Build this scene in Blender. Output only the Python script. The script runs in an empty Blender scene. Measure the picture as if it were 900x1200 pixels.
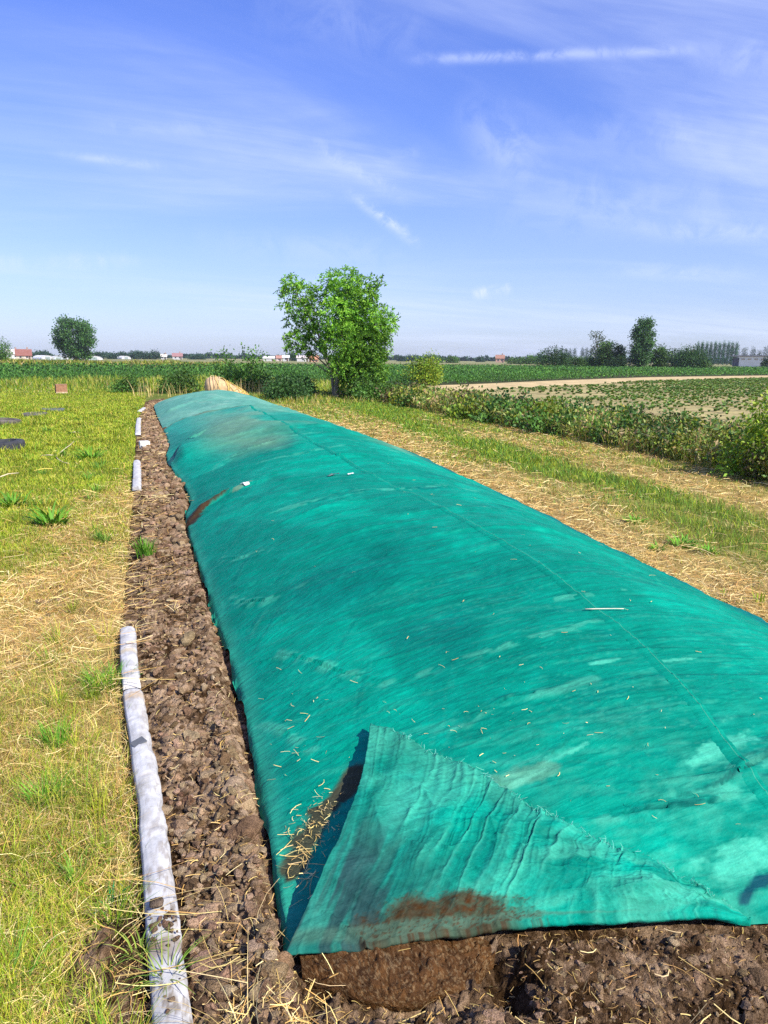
import bpy, math, random
import numpy as np
from mathutils import Vector, Matrix

SC = bpy.context.scene
COL = SC.collection
RAD = math.radians

# ------------------------------------------------------------------ camera
H_CAM, PITCH, YAW, ROLL = 1.65, 11.73, 16.95, 0.55   # metres, degrees; the phone was held tilted a little
cam_data = bpy.data.cameras.new("camera")
cam_data.sensor_fit = 'VERTICAL'
cam_data.sensor_height = 36.0
cam_data.lens = 26.0
cam_data.clip_start = 0.05
cam_data.clip_end = 20000
cam = bpy.data.objects.new("camera", cam_data)
def cam_axes():
    th, ph, rl = RAD(PITCH), RAD(YAW), RAD(ROLL)
    F = np.array([math.sin(ph)*math.cos(th), math.cos(ph)*math.cos(th), -math.sin(th)])
    R = np.array([math.cos(ph), -math.sin(ph), 0]); U = np.cross(R, F)
    return F, R*math.cos(rl)+U*math.sin(rl), U*math.cos(rl)-R*math.sin(rl)
_F, _R, _U = cam_axes()
cam.matrix_world = Matrix(((_R[0], _U[0], -_F[0], 0), (_R[1], _U[1], -_F[1], 0), (_R[2], _U[2], -_F[2], H_CAM), (0, 0, 0, 1)))
COL.objects.link(cam)
SC.camera = cam

# ------------------------------------------------------------------ sky, sun, exposure
SUN_EL, SUN_AZ = 42.0, 148.0          # degrees; azimuth clockwise from +Y
SKY_STRENGTH, SUN_STRENGTH, EXPOSURE = 0.10, 4.2, 0.85
SC.view_settings.view_transform = 'Standard'
SC.view_settings.look = 'None'
SC.view_settings.gamma = 1.0
SC.view_settings.use_curve_mapping = False
SC.view_settings.exposure = EXPOSURE
SC.render.engine = 'CYCLES'
SC.cycles.max_bounces = 6
SC.cycles.transparent_max_bounces = 8
SC.cycles.use_denoising = False

world = bpy.data.worlds.new("World")
SC.world = world
world.use_nodes = True
WT = world.node_tree
WT.nodes.clear()
WL = WT.links.new
def wn(t, **k):
    n = WT.nodes.new(t)
    for a, b in k.items(): setattr(n, a, b)
    return n
def wmath(op, a, b=None, c=None, clamp=False):
    n = wn('ShaderNodeMath', operation=op, use_clamp=clamp)
    for i, v in enumerate((a, b, c)):
        if v is None: continue
        if isinstance(v, (int, float)): n.inputs[i].default_value = v
        else: WL(v, n.inputs[i])
    return n.outputs[0]
def wramp(v, a, b, to0=0.0, to1=1.0):
    n = wn('ShaderNodeMapRange', interpolation_type='SMOOTHSTEP')
    WL(v, n.inputs[0])
    n.inputs[1].default_value, n.inputs[2].default_value = a, b
    n.inputs[3].default_value, n.inputs[4].default_value = to0, to1
    return n.outputs[0]
def wdot(v, vec):
    n = wn('ShaderNodeVectorMath', operation='DOT_PRODUCT')
    WL(v, n.inputs[0]); n.inputs[1].default_value = vec
    return n.outputs['Value']
def wnoise(v, scale, detail=4, rough=0.55, dist=0.0):
    n = wn('ShaderNodeTexNoise')
    WL(v, n.inputs['Vector'])
    n.inputs['Scale'].default_value = scale; n.inputs['Detail'].default_value = detail
    n.inputs['Roughness'].default_value = rough; n.inputs['Distortion'].default_value = dist
    return n.outputs['Fac']
def wmix(f, a, b):
    n = wn('ShaderNodeMix', data_type='RGBA')
    if isinstance(f, (int, float)): n.inputs[0].default_value = f
    else: WL(f, n.inputs[0])
    for i, v in ((6, a), (7, b)):
        if isinstance(v, tuple): n.inputs[i].default_value = v
        else: WL(v, n.inputs[i])
    return n.outputs[2]

sky = wn('ShaderNodeTexSky', sky_type='NISHITA', sun_disc=False)
sky.sun_elevation = RAD(SUN_EL)
sky.sun_rotation = RAD(SUN_AZ)
sky.altitude = 0
sky.air_density, sky.dust_density, sky.ozone_density = 1.0, 0.6, 3.0
geo = wn('ShaderNodeTexCoord')
D = geo.outputs['Generated']
sep = wn('ShaderNodeSeparateXYZ'); WL(D, sep.inputs[0])
DZ = sep.outputs['Z']
# the colour of this sky: a violet-leaning blue overhead, pale towards the horizon
tint = wmix(wramp(DZ, 0.0, 0.42), (0.66, 0.69, 0.92, 1), (0.66, 0.74, 1.32, 1))
mul = wn('ShaderNodeMix', data_type='RGBA', blend_type='MULTIPLY')
mul.inputs[0].default_value = 1.0
WL(sky.outputs[0], mul.inputs[6]); WL(tint, mul.inputs[7])
SKYCOL = mul.outputs[2]
# cirrus: noise on a high flat layer, so that it foreshortens to the horizon as real cloud does
den = wmath('ADD', wmath('MAXIMUM', DZ, 0.0), 0.10)
cx = wmath('DIVIDE', sep.outputs['X'], den)
cy = wmath('DIVIDE', sep.outputs['Y'], den)
comb = wn('ShaderNodeCombineXYZ'); WL(cx, comb.inputs[0]); WL(cy, comb.inputs[1])
def stretched(rot, sx, sy, off):
    m = wn('ShaderNodeMapping'); WL(comb.outputs[0], m.inputs[0])
    m.inputs['Rotation'].default_value = (0, 0, RAD(rot)); m.inputs['Scale'].default_value = (sx, sy, 1)
    m.inputs['Location'].default_value = off
    return m.outputs[0]
def pixdir(px, py):
    d = _F*866.7 + _R*(px-450) + _U*(600-py)
    return d/np.linalg.norm(d)
cA = wnoise(stretched(15, 0.35, 0.7, (3.1, 1.7, 0)), 0.8, 6, 0.6, 0.6)
cB = wnoise(stretched(-12, 0.5, 2.4, (0.4, 5.2, 0)), 1.2, 6, 0.62, 0.9)
veil = wmath('MULTIPLY', wramp(cA, 0.36, 0.72), wramp(cB, 0.22, 0.75, 0.25, 1.0))
veil = wmath('MULTIPLY', wmath('MULTIPLY', veil, 0.74), wramp(wdot(D, tuple(pixdir(760, 230))), 0.72, 0.97, 0.35, 1.0))
hazeband = wmath('MULTIPLY', wramp(DZ, 0.30, 0.0), 0.30)
def streak(x0, y0, x1, y1, w, strength, nscale=7.0, soft=0.25, wob=0.0):
    """a wisp in the sky between two compass directions, w wide (pixels of the photo)"""
    a, b = pixdir(x0, y0), pixdir(x1, y1)
    n = np.cross(a, b); n /= np.linalg.norm(n)
    mid = (a+b); mid /= np.linalg.norm(mid)
    t = np.cross(n, mid); half = abs(float(np.dot(a, t)))
    dn = wdot(D, tuple(n)); dt = wdot(D, tuple(t))
    nz = wnoise(D, nscale*3, 6, 0.65, 0.8)
    if wob: dn = wmath('ADD', dn, wmath('MULTIPLY', wmath('SUBTRACT', nz, 0.5), wob))
    across = wramp(wmath('ABSOLUTE', dn), 1.35*w/866.0, 0.0)
    across = wmath('MULTIPLY', across, across)
    along = wramp(wmath('ABSOLUTE', dt), half*(1+soft*0.3), half*(1-1.6*soft))
    front = wramp(wdot(D, tuple(mid)), 0.5, 0.6)
    f = wmath('MULTIPLY', wmath('MULTIPLY', across, along), front)
    f = wmath('MULTIPLY', f, wramp(nz, 0.34, 0.66, 0.12, 1.0))
    return wmath('MULTIPLY', f, strength)
STREAKS = [
    (470, 71, 840, 58, 8, 0.42, 9, 0.25, 0.006), (780, 64, 1000, 78, 26, 0.28, 6, 0.4, 0.02),
    (405, 222, 495, 290, 10, 0.75, 10, 0.35, 0.02), (355, 165, 485, 240, 13, 0.42, 9, 0.4, 0.02),
    (60, 180, 200, 198, 8, 0.38, 9, 0.4, 0.01), (80, 148, 290, 158, 14, 0.16, 7, 0.5, 0.02),
    (720, 268, 960, 278, 16, 0.42, 7, 0.5, 0.02), (-80, 312, 190, 306, 13, 0.40, 6, 0.5, 0.02),
    (530, 120, 640, 225, 40, 0.34, 7, 0.6, 0.05), (552, 346, 602, 339, 9, 0.9, 14, 0.3, 0.008),
    (700, 318, 900, 322, 12, 0.34, 7, 0.5, 0.02), (250, 10, 560, 60, 40, 0.16, 5, 0.7, 0.05),
    (620, 165, 930, 160, 30, 0.20, 6, 0.6, 0.04), (540, 250, 950, 250, 46, 0.26, 5, 0.6, 0.05),
    (180, 285, 560, 310, 30, 0.20, 5, 0.7, 0.04), (440, 190, 500, 180, 10, 0.16, 9, 0.5, 0.02)]
total = veil
inv = wmath('SUBTRACT', 1.0, total)
for s in STREAKS:
    inv = wmath('MULTIPLY', inv, wmath('SUBTRACT', 1.0, streak(*s)))
cloudf = wmath('SUBTRACT', 1.0, inv, clamp=True)
lp = wmix(hazeband, SKYCOL, (3.7, 4.6, 6.8, 1))
final = wmix(cloudf, lp, (4.6, 5.2, 6.9, 1))
bg = wn('ShaderNodeBackground'); bg.inputs[1].default_value = SKY_STRENGTH
WL(final, bg.inputs[0])
wo = wn('ShaderNodeOutputWorld'); WL(bg.outputs[0], wo.inputs[0])

sun_d = bpy.data.lights.new("sun", 'SUN')
sun_d.energy = SUN_STRENGTH; sun_d.angle = RAD(0.5); sun_d.color = (1.0, 0.95, 0.86)
sun = bpy.data.objects.new("sun", sun_d)
_a, _e = RAD(SUN_AZ), RAD(SUN_EL)
SUNDIR = Vector((math.sin(_a)*math.cos(_e), math.cos(_a)*math.cos(_e), math.sin(_e)))
sun.rotation_euler = SUNDIR.to_track_quat('Z', 'Y').to_euler()
COL.objects.link(sun)

# ------------------------------------------------------------------ noise and the shape of the heap
def _hash(ix, iy, seed):
    h = (ix.astype(np.int64)*374761393 + iy.astype(np.int64)*668265263 + seed*974711) & 0xffffffff
    h = ((h ^ (h >> 13))*1274126177) & 0xffffffff
    h = h ^ (h >> 16)
    return (h & 0xffff)/65535.0
def vnoise(x, y, seed=0):
    x = np.asarray(x, float); y = np.asarray(y, float)
    x, y = np.broadcast_arrays(x, y)
    ix = np.floor(x); iy = np.floor(y); fx = x-ix; fy = y-iy
    fx = fx*fx*fx*(fx*(fx*6-15)+10); fy = fy*fy*fy*(fy*(fy*6-15)+10)
    a = _hash(ix, iy, seed); b = _hash(ix+1, iy, seed); c = _hash(ix, iy+1, seed); d = _hash(ix+1, iy+1, seed)
    return (a*(1-fx)+b*fx)*(1-fy)+(c*(1-fx)+d*fx)*fy
def fbm(x, y, seed=0, octv=4, gain=0.5):
    x = np.asarray(x, float); y = np.asarray(y, float)
    s = 0; a = 1; t = 0
    for k in range(octv):
        s = s + a*vnoise(x*2**k+17.3*k, y*2**k-9.1*k, seed+k); t += a; a *= gain
    return s/t
def ridged(x, y, seed=0, octv=3):
    s = 0; a = 1; t = 0
    for k in range(octv):
        s = s + a*(1-np.abs(2*vnoise(x*2**k+3.7*k, y*2**k+5.9*k, seed+k)-1)); t += a; a *= 0.5
    return s/t
def sstep(a, b, x):
    t = np.clip((np.asarray(x, float)-a)/(b-a), 0, 1)
    return t*t*(3-2*t)
def poly_dist(X, Y, pts):
    """distance to a polyline, the position along it (0..1) and the side"""
    X = np.asarray(X, float); best = np.full(X.shape, 1e9); along = np.zeros(X.shape); side = np.zeros(X.shape)
    n = len(pts)-1
    for i in range(n):
        (x0, y0), (x1, y1) = pts[i][:2], pts[i+1][:2]
        dx, dy = x1-x0, y1-y0; L2 = dx*dx+dy*dy+1e-12
        t = np.clip(((X-x0)*dx+(Y-y0)*dy)/L2, 0, 1)
        d = np.hypot(X-x0-t*dx, Y-y0-t*dy)
        m = d < best
        best = np.where(m, d, best); along = np.where(m, (i+t)/n, along)
        side = np.where(m, np.sign(dx*(Y-y0)-dy*(X-x0)), side)
    return best, along, side

XL_T = [(0.5, .27), (1.6, .255), (1.75, .26), (2.33, .28), (3.4, .30), (4.96, .25), (6.66, .20), (7.62, .20), (8.3, .29), (9.5, .26),
        (10.6, .15), (11.6, .09), (12.6, .08), (13.9, .16), (16, .12), (18, .04), (21, -.06), (25.2, -.15), (27, .0), (28, .25), (29.0, .9), (29.6, 1.5)]
XR_T = [(0.5, 3.4), (1.5, 3.45), (3.2, 3.55), (4.1, 3.6), (5.4, 3.72), (7.5, 3.92), (10.9, 4.1), (16, 4.02), (22, 3.95), (26, 3.8), (28, 3.4), (29, 2.7), (29.6, 2.1)]
HC_T = [(0.5, .50), (3, .52), (6, .54), (9, .53), (12, .55), (14, .58), (16, .54), (17.5, .47), (19.5, .44), (22, .48), (24, .50), (26, .46), (27.5, .34), (28.6, .2), (29.6, .06)]
YF_T = [(-.2, 1.72), (.25, 1.66), (.51, 1.60), (.83, 1.54), (1.17, 1.45), (1.46, 1.37), (2.2, 1.2), (3.2, .95), (4, .8)]
XB_T = [(.9, .0), (1.35, -.02), (1.6, -.04), (1.94, -.06), (2.62, -.10), (3.6, -.19), (4.5, -.24), (9.5, -.30), (12.1, -.355), (16.4, -.43), (20.6, -.49), (24.8, -.42), (30, -.4)]
def tab(T, v): return np.interp(v, [a for a, b in T], [b for a, b in T])
def XL(Y): return tab(XL_T, Y)
def XR(Y): return tab(XR_T, Y)
def YF(X): return tab(YF_T, X)+.028
def XB(Y): return tab(XB_T, Y)          # the line of white boards
def heap_z(X, Y):
    """smooth top of the heap under the tarp"""
    X = np.asarray(X, float); Y = np.asarray(Y, float)
    t = np.clip((X-XL(Y))/np.maximum(XR(Y)-XL(Y), .05), 0, 1)
    prof = np.sin(np.pi*t)**np.where(t > .5, 1.15, .8)
    v = Y-YF(X)
    front = 1-np.exp(-(np.maximum(v, 0)+.14)/.75)
    lump = (fbm(X*.9, Y*.6, 41, 3)-.5)*.16*prof
    return .05+tab(HC_T, Y)*prof*front+lump*sstep(0, 2.0, v)
# ------------------------------------------------------------------ mesh and material helpers
rng = np.random.default_rng(7)
def rnd(a, b, n=None): return rng.uniform(a, b, n)

def new_mesh(name, V, F, mat, col=None, smooth=True, parent=None, loc=None):
    """V (n,3); F (m,3 or 4) or a list of such arrays; col (n,3) goes to the colour attribute Col"""
    me = bpy.data.meshes.new(name)
    V = np.ascontiguousarray(V, dtype=np.float32).reshape(-1, 3)
    Fs = [np.asarray(f) for f in (F if isinstance(F, list) else [F])]
    Fs = [f for f in Fs if len(f)]
    me.vertices.add(len(V)); me.vertices.foreach_set('co', V.ravel())
    nl = sum(f.size for f in Fs); npol = sum(len(f) for f in Fs)
    me.loops.add(nl); me.polygons.add(npol)
    me.loops.foreach_set('vertex_index', np.concatenate([f.ravel() for f in Fs]).astype(np.int32))
    sizes = np.concatenate([np.full(len(f), f.shape[1]) for f in Fs])
    starts = np.concatenate([[0], np.cumsum(sizes)[:-1]])
    me.polygons.foreach_set('loop_start', starts.astype(np.int32))
    me.polygons.foreach_set('use_smooth', np.full(npol, smooth, dtype=bool))
    me.update(calc_edges=True)
    if col is not None:
        at = me.color_attributes.new('Col', 'FLOAT_COLOR', 'POINT')
        c = np.ones((len(V), 4), np.float32); c[:, :3] = np.broadcast_to(col, (len(V), 3))
        at.data.foreach_set('color', c.ravel())
    me.materials.append(mat)
    o = bpy.data.objects.new(name, me)
    COL.objects.link(o)
    if parent is not None: o.parent = parent
    if loc is not None: o.location = loc
    return o

def grid_mesh(name, X, Y, Z, mat, col=None, parent=None, keep=None, loc=None):
    h, w = X.shape
    V = np.stack([X, Y, Z], -1).reshape(-1, 3)
    i = np.arange(h*w).reshape(h, w)
    F = np.stack([i[:-1, :-1], i[:-1, 1:], i[1:, 1:], i[1:, :-1]], -1).reshape(-1, 4)
    if keep is not None:
        k = keep[:-1, :-1] & keep[:-1, 1:] & keep[1:, 1:] & keep[1:, :-1]
        F = F[k.ravel()]
    c = None if col is None else np.asarray(col).reshape(-1, 3)
    return new_mesh(name, V, F, mat, c, True, parent, loc)

def ribbon_geo(C, W, T, col):
    """C (n,k,3) centre lines, W (n,3) half-width vectors, T (k,) taper, col (n,3)"""
    n, k = C.shape[:2]
    off = W[:, None, :]*np.asarray(T)[None, :, None]
    V = np.stack([C-off, C+off], 2).reshape(-1, 3)
    i = np.arange(n*k*2).reshape(n, k, 2)
    F = np.stack([i[:, :-1, 0], i[:, :-1, 1], i[:, 1:, 1], i[:, 1:, 0]], -1).reshape(-1, 4)
    c = np.repeat(col, 2*k, axis=0)
    return V, F, c
def joined(gs):
    V, F, c, n = [], [], [], 0
    for v, f, k in gs:
        V.append(v); F.append(f+n); c.append(k); n += len(v)
    return np.concatenate(V), [f for f in F], np.concatenate(c)
def tube_geo(pts, radii, sides=8, col=(1, 1, 1), cap=True):
    pts = np.asarray(pts, float); n = len(pts); radii = np.broadcast_to(radii, n)
    V = []
    up = np.array([0.13, 0.21, 1.0])
    for i in range(n):
        t = pts[min(i+1, n-1)]-pts[max(i-1, 0)]; t = t/(np.linalg.norm(t)+1e-9)
        a = np.cross(t, up)
        if np.linalg.norm(a) < .2: a = np.cross(t, (1, .2, 0))
        a /= np.linalg.norm(a); b = np.cross(t, a)
        an = np.linspace(0, 2*np.pi, sides, endpoint=False)
        V.append(pts[i]+radii[i]*(np.cos(an)[:, None]*a+np.sin(an)[:, None]*b))
    V = np.concatenate(V); i = np.arange(n*sides).reshape(n, sides); j = np.roll(i, -1, 1)
    F = np.stack([i[:-1], j[:-1], j[1:], i[1:]], -1).reshape(-1, 4)
    if cap:
        V = np.concatenate([V, pts[:1], pts[-1:]]); a, b = len(V)-2, len(V)-1
        tri = np.concatenate([np.stack([j[0], i[0], np.full(sides, a)], -1), np.stack([i[-1], j[-1], np.full(sides, b)], -1)])
        return V, [F, tri], np.broadcast_to(col, (len(V), 3))
    return V, [F], np.broadcast_to(col, (len(V), 3))
def join_lists(gs):
    """like joined(), for geometry whose faces are lists of arrays"""
    V, F, c, n = [], [], [], 0
    for v, f, k in gs:
        V.append(v); F += [x+n for x in (f if isinstance(f, list) else [f])]; c.append(k); n += len(v)
    return np.concatenate(V), F, np.concatenate(c)
def box_geo(x0, x1, y0, y1, z0, z1, col=(1, 1, 1), bevel=0.0):
    b = bevel
    if b <= 0:
        V = np.array([(x, y, z) for z in (z0, z1) for y in (y0, y1) for x in (x0, x1)], float)
        F = np.array([(0, 2, 3, 1), (4, 5, 7, 6), (0, 1, 5, 4), (2, 6, 7, 3), (0, 4, 6, 2), (1, 3, 7, 5)])
        return V, [F], np.broadcast_to(col, (8, 3))
    import bmesh
    bm = bmesh.new(); bmesh.ops.create_cube(bm, size=1)
    for v in bm.verts:
        v.co = Vector(((x0+x1)/2+v.co.x*(x1-x0), (y0+y1)/2+v.co.y*(y1-y0), (z0+z1)/2+v.co.z*(z1-z0)))
    bmesh.ops.bevel(bm, geom=bm.edges[:], offset=b, segments=2, profile=.5, affect='EDGES')
    bm.verts.index_update()
    V = np.array([v.co[:] for v in bm.verts])
    q = np.array([[v.index for v in f.verts] for f in bm.faces if len(f.verts) == 4])
    t = np.array([[v.index for v in f.verts] for f in bm.faces if len(f.verts) == 3])
    bm.free()
    return V, [x for x in (q, t) if len(x)], np.broadcast_to(col, (len(V), 3))

def tag(o, label=None, cat=None, group=None, kind=None):
    if label: o['label'] = label
    if cat: o['category'] = cat
    if group: o['group'] = group
    if kind: o['kind'] = kind
    return o
def thing(name, loc, label, cat, group=None, rz=0.0):
    o = bpy.data.objects.new(name, None); COL.objects.link(o)
    o.empty_display_size = .2
    o.location = loc; o.rotation_euler = (0, 0, rz)
    return tag(o, label, cat, group)

# ---- materials
def M(name):
    m = bpy.data.materials.new(name); m.use_nodes = True
    nt = m.node_tree; nt.nodes.clear()
    return m, nt, nt.nodes, nt.links.new
def setin(n, **k):
    for a, b in k.items():
        n.inputs[a.replace('_', ' ')].default_value = b
def noise_node(N, L, coord, scale, detail=4, rough=.55):
    n = N.new('ShaderNodeTexNoise'); L(coord, n.inputs['Vector'])
    n.inputs['Scale'].default_value = scale; n.inputs['Detail'].default_value = detail
    n.inputs['Roughness'].default_value = rough
    return n.outputs['Fac']
def maprange(N, L, v, a, b, c, d):
    n = N.new('ShaderNodeMapRange'); L(v, n.inputs[0])
    for i, x in enumerate((a, b, c, d)): n.inputs[i+1].default_value = x
    return n.outputs[0]
def mixc(N, L, f, a, b, mode='MIX'):
    n = N.new('ShaderNodeMix'); n.data_type = 'RGBA'; n.blend_type = mode
    if isinstance(f, float): n.inputs[0].default_value = f
    else: L(f, n.inputs[0])
    for i, v in ((6, a), (7, b)):
        if isinstance(v, tuple): n.inputs[i].default_value = v if len(v) == 4 else (*v, 1)
        else: L(v, n.inputs[i])
    return n.outputs[2]
def col_mat(name, rough=.8, var=.35, scale=12, bump=0.0, bscale=60, spec=.3, fine=0.0, fscale=200):
    """surface in its colour attribute, broken up by noise"""
    m, nt, N, L = M(name)
    at = N.new('ShaderNodeAttribute'); at.attribute_name = 'Col'
    tc = N.new('ShaderNodeTexCoord'); co = tc.outputs['Object']
    f = maprange(N, L, noise_node(N, L, co, scale, 5, .6), .3, .7, 1-var, 1+var)
    cc = N.new('ShaderNodeVectorMath'); cc.operation = 'SCALE'
    L(at.outputs['Color'], cc.inputs[0]); L(f, cc.inputs['Scale'])
    out = cc.outputs[0]
    if fine:
        f2 = maprange(N, L, noise_node(N, L, co, fscale, 3, .6), .3, .7, 1-fine, 1+fine)
        c2 = N.new('ShaderNodeVectorMath'); c2.operation = 'SCALE'
        L(out, c2.inputs[0]); L(f2, c2.inputs['Scale']); out = c2.outputs[0]
    p = N.new('ShaderNodeBsdfPrincipled')
    L(out, p.inputs['Base Color'])
    p.inputs['Roughness'].default_value = rough; p.inputs['Specular IOR Level'].default_value = spec
    if bump:
        b = N.new('ShaderNodeBump'); b.inputs['Strength'].default_value = bump; b.inputs['Distance'].default_value = .01
        L(noise_node(N, L, co, bscale, 6, .65), b.inputs['Height']); L(b.outputs[0], p.inputs['Normal'])
    o = N.new('ShaderNodeOutputMaterial'); L(p.outputs[0], o.inputs[0])
    return m
def leaf_mat(name, transl=.35, rough=.55, gloss=.25):
    m, nt, N, L = M(name)
    at = N.new('ShaderNodeAttribute'); at.attribute_name = 'Col'
    p = N.new('ShaderNodeBsdfPrincipled')
    L(at.outputs['Color'], p.inputs['Base Color'])
    p.inputs['Roughness'].default_value = rough; p.inputs['Specular IOR Level'].default_value = gloss
    t = N.new('ShaderNodeBsdfTranslucent')
    tcol = mixc(N, L, 1.0, at.outputs['Color'], (1.25, 1.2, .6), 'MULTIPLY')
    L(tcol, t.inputs['Color'])
    mx = N.new('ShaderNodeMixShader'); mx.inputs[0].default_value = transl
    L(p.outputs[0], mx.inputs[1]); L(t.outputs[0], mx.inputs[2])
    o = N.new('ShaderNodeOutputMaterial'); L(mx.outputs[0], o.inputs[0])
    return m

LEAF = leaf_mat('leaf', .22)
BLADE = leaf_mat('grass_blade', .14, .6, .12)
STRAW = col_mat('straw', .75, .15, 40, spec=.25)
SOIL = col_mat('soil', .95, .40, 22, bump=1.0, bscale=150, spec=.0, fine=.6, fscale=300)
BARK = col_mat('bark', .95, .35, 14, bump=.6, bscale=40, spec=.1)
WALLM = col_mat('wall', .85, .1, .6, spec=.2)
RUBBER = col_mat('rubber', .8, .3, 9, bump=.4, bscale=50, spec=.3)
PLAS = col_mat('plastic', .5, .12, 12, bump=.35, bscale=35, spec=.35)
BOARD = col_mat('board', .9, .25, 14, bump=.3, bscale=40, spec=.15)

def jitter(base, n, amt=.2, hue=.1):
    b = np.asarray(base, float)
    b = np.broadcast_to(b, (n, 3))
    return np.clip(b*(1+rnd(-amt, amt, (n, 1)))*(1+rnd(-hue, hue, (n, 3))), 0.001, 1)
def pick(cols, n, probs=None):
    return np.asarray(cols, float)[rng.choice(len(cols), n, p=probs)]

def blade_geo(P, h, w, lean, col, k=4, droop=.3, az=None):
    """grass blades: roots P, lengths h, half-widths w, lean as tangent of the tilt"""
    n = len(P); az = rnd(0, 2*np.pi, n) if az is None else az
    d = np.stack([np.cos(az), np.sin(az), np.zeros(n)], 1)
    t = np.linspace(0, 1, k)[None, :, None]
    h_ = np.asarray(h)[:, None, None]; le = np.asarray(lean)[:, None, None]
    s = 1/np.sqrt(1+le**2)
    C = P[:, None, :]+d[:, None, :]*(h_*le*s*t**1.5)+np.array([0, 0, 1.0])*(h_*s*(t-droop*t**2.4))
    a2 = az+np.pi/2+rnd(-.7, .7, n)
    W = np.stack([np.cos(a2), np.sin(a2), np.zeros(n)], 1)*np.asarray(w)[:, None]
    return ribbon_geo(C, W, np.linspace(1, .08, k)**.7, col)
def straw_geo(P, length, w, col, k=4, curve=.25, pitch=.12, az=None):
    """lying stalks: middle points P"""
    n = len(P); az = rnd(0, 2*np.pi, n) if az is None else az
    pi = rng.normal(0, pitch, n)
    d = np.stack([np.cos(az)*np.cos(pi), np.sin(az)*np.cos(pi), np.sin(pi)], 1)
    e = np.stack([-np.sin(az), np.cos(az), np.zeros(n)], 1)
    t = np.linspace(-.5, .5, k)[None, :, None]; Ln = np.asarray(length)[:, None, None]
    cv = rng.normal(0, curve, n)[:, None, None]; up = rng.normal(.05, .08, n)[:, None, None]
    C = P[:, None, :]+d[:, None, :]*Ln*t+e[:, None, :]*Ln*cv*(t*t*2-.25)+np.array([0, 0, 1.])*(Ln*up*(.25-t*t))
    up_ = np.stack([np.zeros(n), np.zeros(n), np.ones(n)], 1)
    W = (e*rnd(.5, 1, (n, 1))+up_*rnd(-.7, .7, (n, 1)))*np.asarray(w)[:, None]
    return ribbon_geo(C, W, np.full(k, 1.), col)
def leaf_geo(P, Dr, length, w, col, fold=.2):
    """diamond leaves from P along Dr"""
    n = len(P)
    Dr = Dr/(np.linalg.norm(Dr, axis=1, keepdims=True)+1e-9)
    r = rng.normal(size=(n, 3)); W = np.cross(Dr, r); W /= np.linalg.norm(W, axis=1, keepdims=True)+1e-9
    N_ = np.cross(Dr, W)
    L_ = np.asarray(length).reshape(-1, 1)
    C = np.stack([P, P+Dr*L_*.5+N_*L_*fold*.4, P+Dr*L_], 1)
    return ribbon_geo(C, W*np.asarray(w).reshape(-1, 1), np.array([.18, 1, .08]), col)
def sphere_dirs(n):
    v = rng.normal(size=(n, 3)); return v/np.linalg.norm(v, axis=1, keepdims=True)
def pix_ground(px, py, z=0.0):
    """the place on the ground at a bearing measured from the photograph"""
    d = _F*866.7+_R*(px-450)+_U*(600-py); t = (z-H_CAM)/d[2]
    return np.array([d[0]*t, d[1]*t, z])
def bearing(px, dist):
    """a place on level ground: bearing of photo column px, dist metres away"""
    d = _F*866.7+_R*(px-450)+_U*(600-420); d[2] = 0; d /= np.linalg.norm(d)
    return d*dist
# ------------------------------------------------------------------ ground
def lawn_z(X, Y):
    near = sstep(46, 34, Y)*sstep(-30, -14, X)*sstep(9.5, 7.5, X)
    edge = sstep(.0, .6, np.abs(X-XB(Y)))
    bed = sstep(-.06, .05, X-XB(Y))*sstep(.1, -.1, X-XR(np.clip(Y, .6, 29)))*sstep(29.5, 28.5, Y)
    return near*((fbm(X*.8, Y*.8, 5, 3)-.5)*.09+(fbm(X*4, Y*4, 6, 2)-.5)*.03)*edge-.008-.07*bed
def geom_axis(lo, hi, fine, far, g=1.12):
    a = list(np.arange(lo, hi+1e-6, fine)); s = fine
    while a[-1] < far: s *= g; a.append(a[-1]+s)
    s = fine; b = []
    x = lo
    while x > -far: s *= g; x -= s; b.append(x)
    return np.array(b[::-1]+a)
gx = geom_axis(-9, 9, .12, 5000); gy = geom_axis(-1, 44, .12, 5000)
GX, GY = np.meshgrid(gx, gy)
def patch_green(X, Y):
    """0 dry straw .. 1 green sward"""
    left = .45+.5*sstep(4.5, 15, Y)+.9*(fbm(X*1.1+3, Y*.55, 11, 4)-.5)
    left = left+.5*(fbm(X*2.3, Y*1.2, 14, 3)-.5)+.25*sstep(-.5, -1.8, X)*sstep(2, 7, Y)-.45*np.exp(-((X+.75)/.5)**2)*sstep(3.5, 5, Y)*sstep(13, 8, Y)
    g1 = np.exp(-((X-5.75-.06*(Y-8))/.7)**2)+.5*np.exp(-((X-7.7)/.35)**2)
    right = .24+1.1*g1*(fbm(X*1.3, Y*.6, 13, 3)*1.6-.1)+.55*(fbm(X*1.2, Y*.5, 12, 4)-.45)+.3*sstep(13, 26, Y)
    return np.clip(np.where(X < 1.9, left, right), 0, 1)
def ground_color(X, Y):
    g = patch_green(X, Y)[..., None]
    n = fbm(X*6, Y*6, 21, 3)[..., None]
    c = (np.array([.36, .24, .085])*(.6+.8*n))*(1-g)+np.array([.12, .15, .020])*(.6+.8*n)*g
    far = sstep(60, 300, np.hypot(X, Y))[..., None]
    band = vnoise(Y*.012+X*.004, X*.002, 8)[..., None]
    fc = np.array([.16, .17, .06])*(1-band)+np.array([.34, .30, .14])*band
    return c*(1-far)+fc*far
GROUNDM = col_mat('ground_surface', .95, .3, 3, bump=.6, bscale=30, spec=.1, fine=.3, fscale=60)
tag(grid_mesh('ground', GX, GY, lawn_z(GX, GY), GROUNDM, ground_color(GX, GY)), kind='structure')

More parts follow.
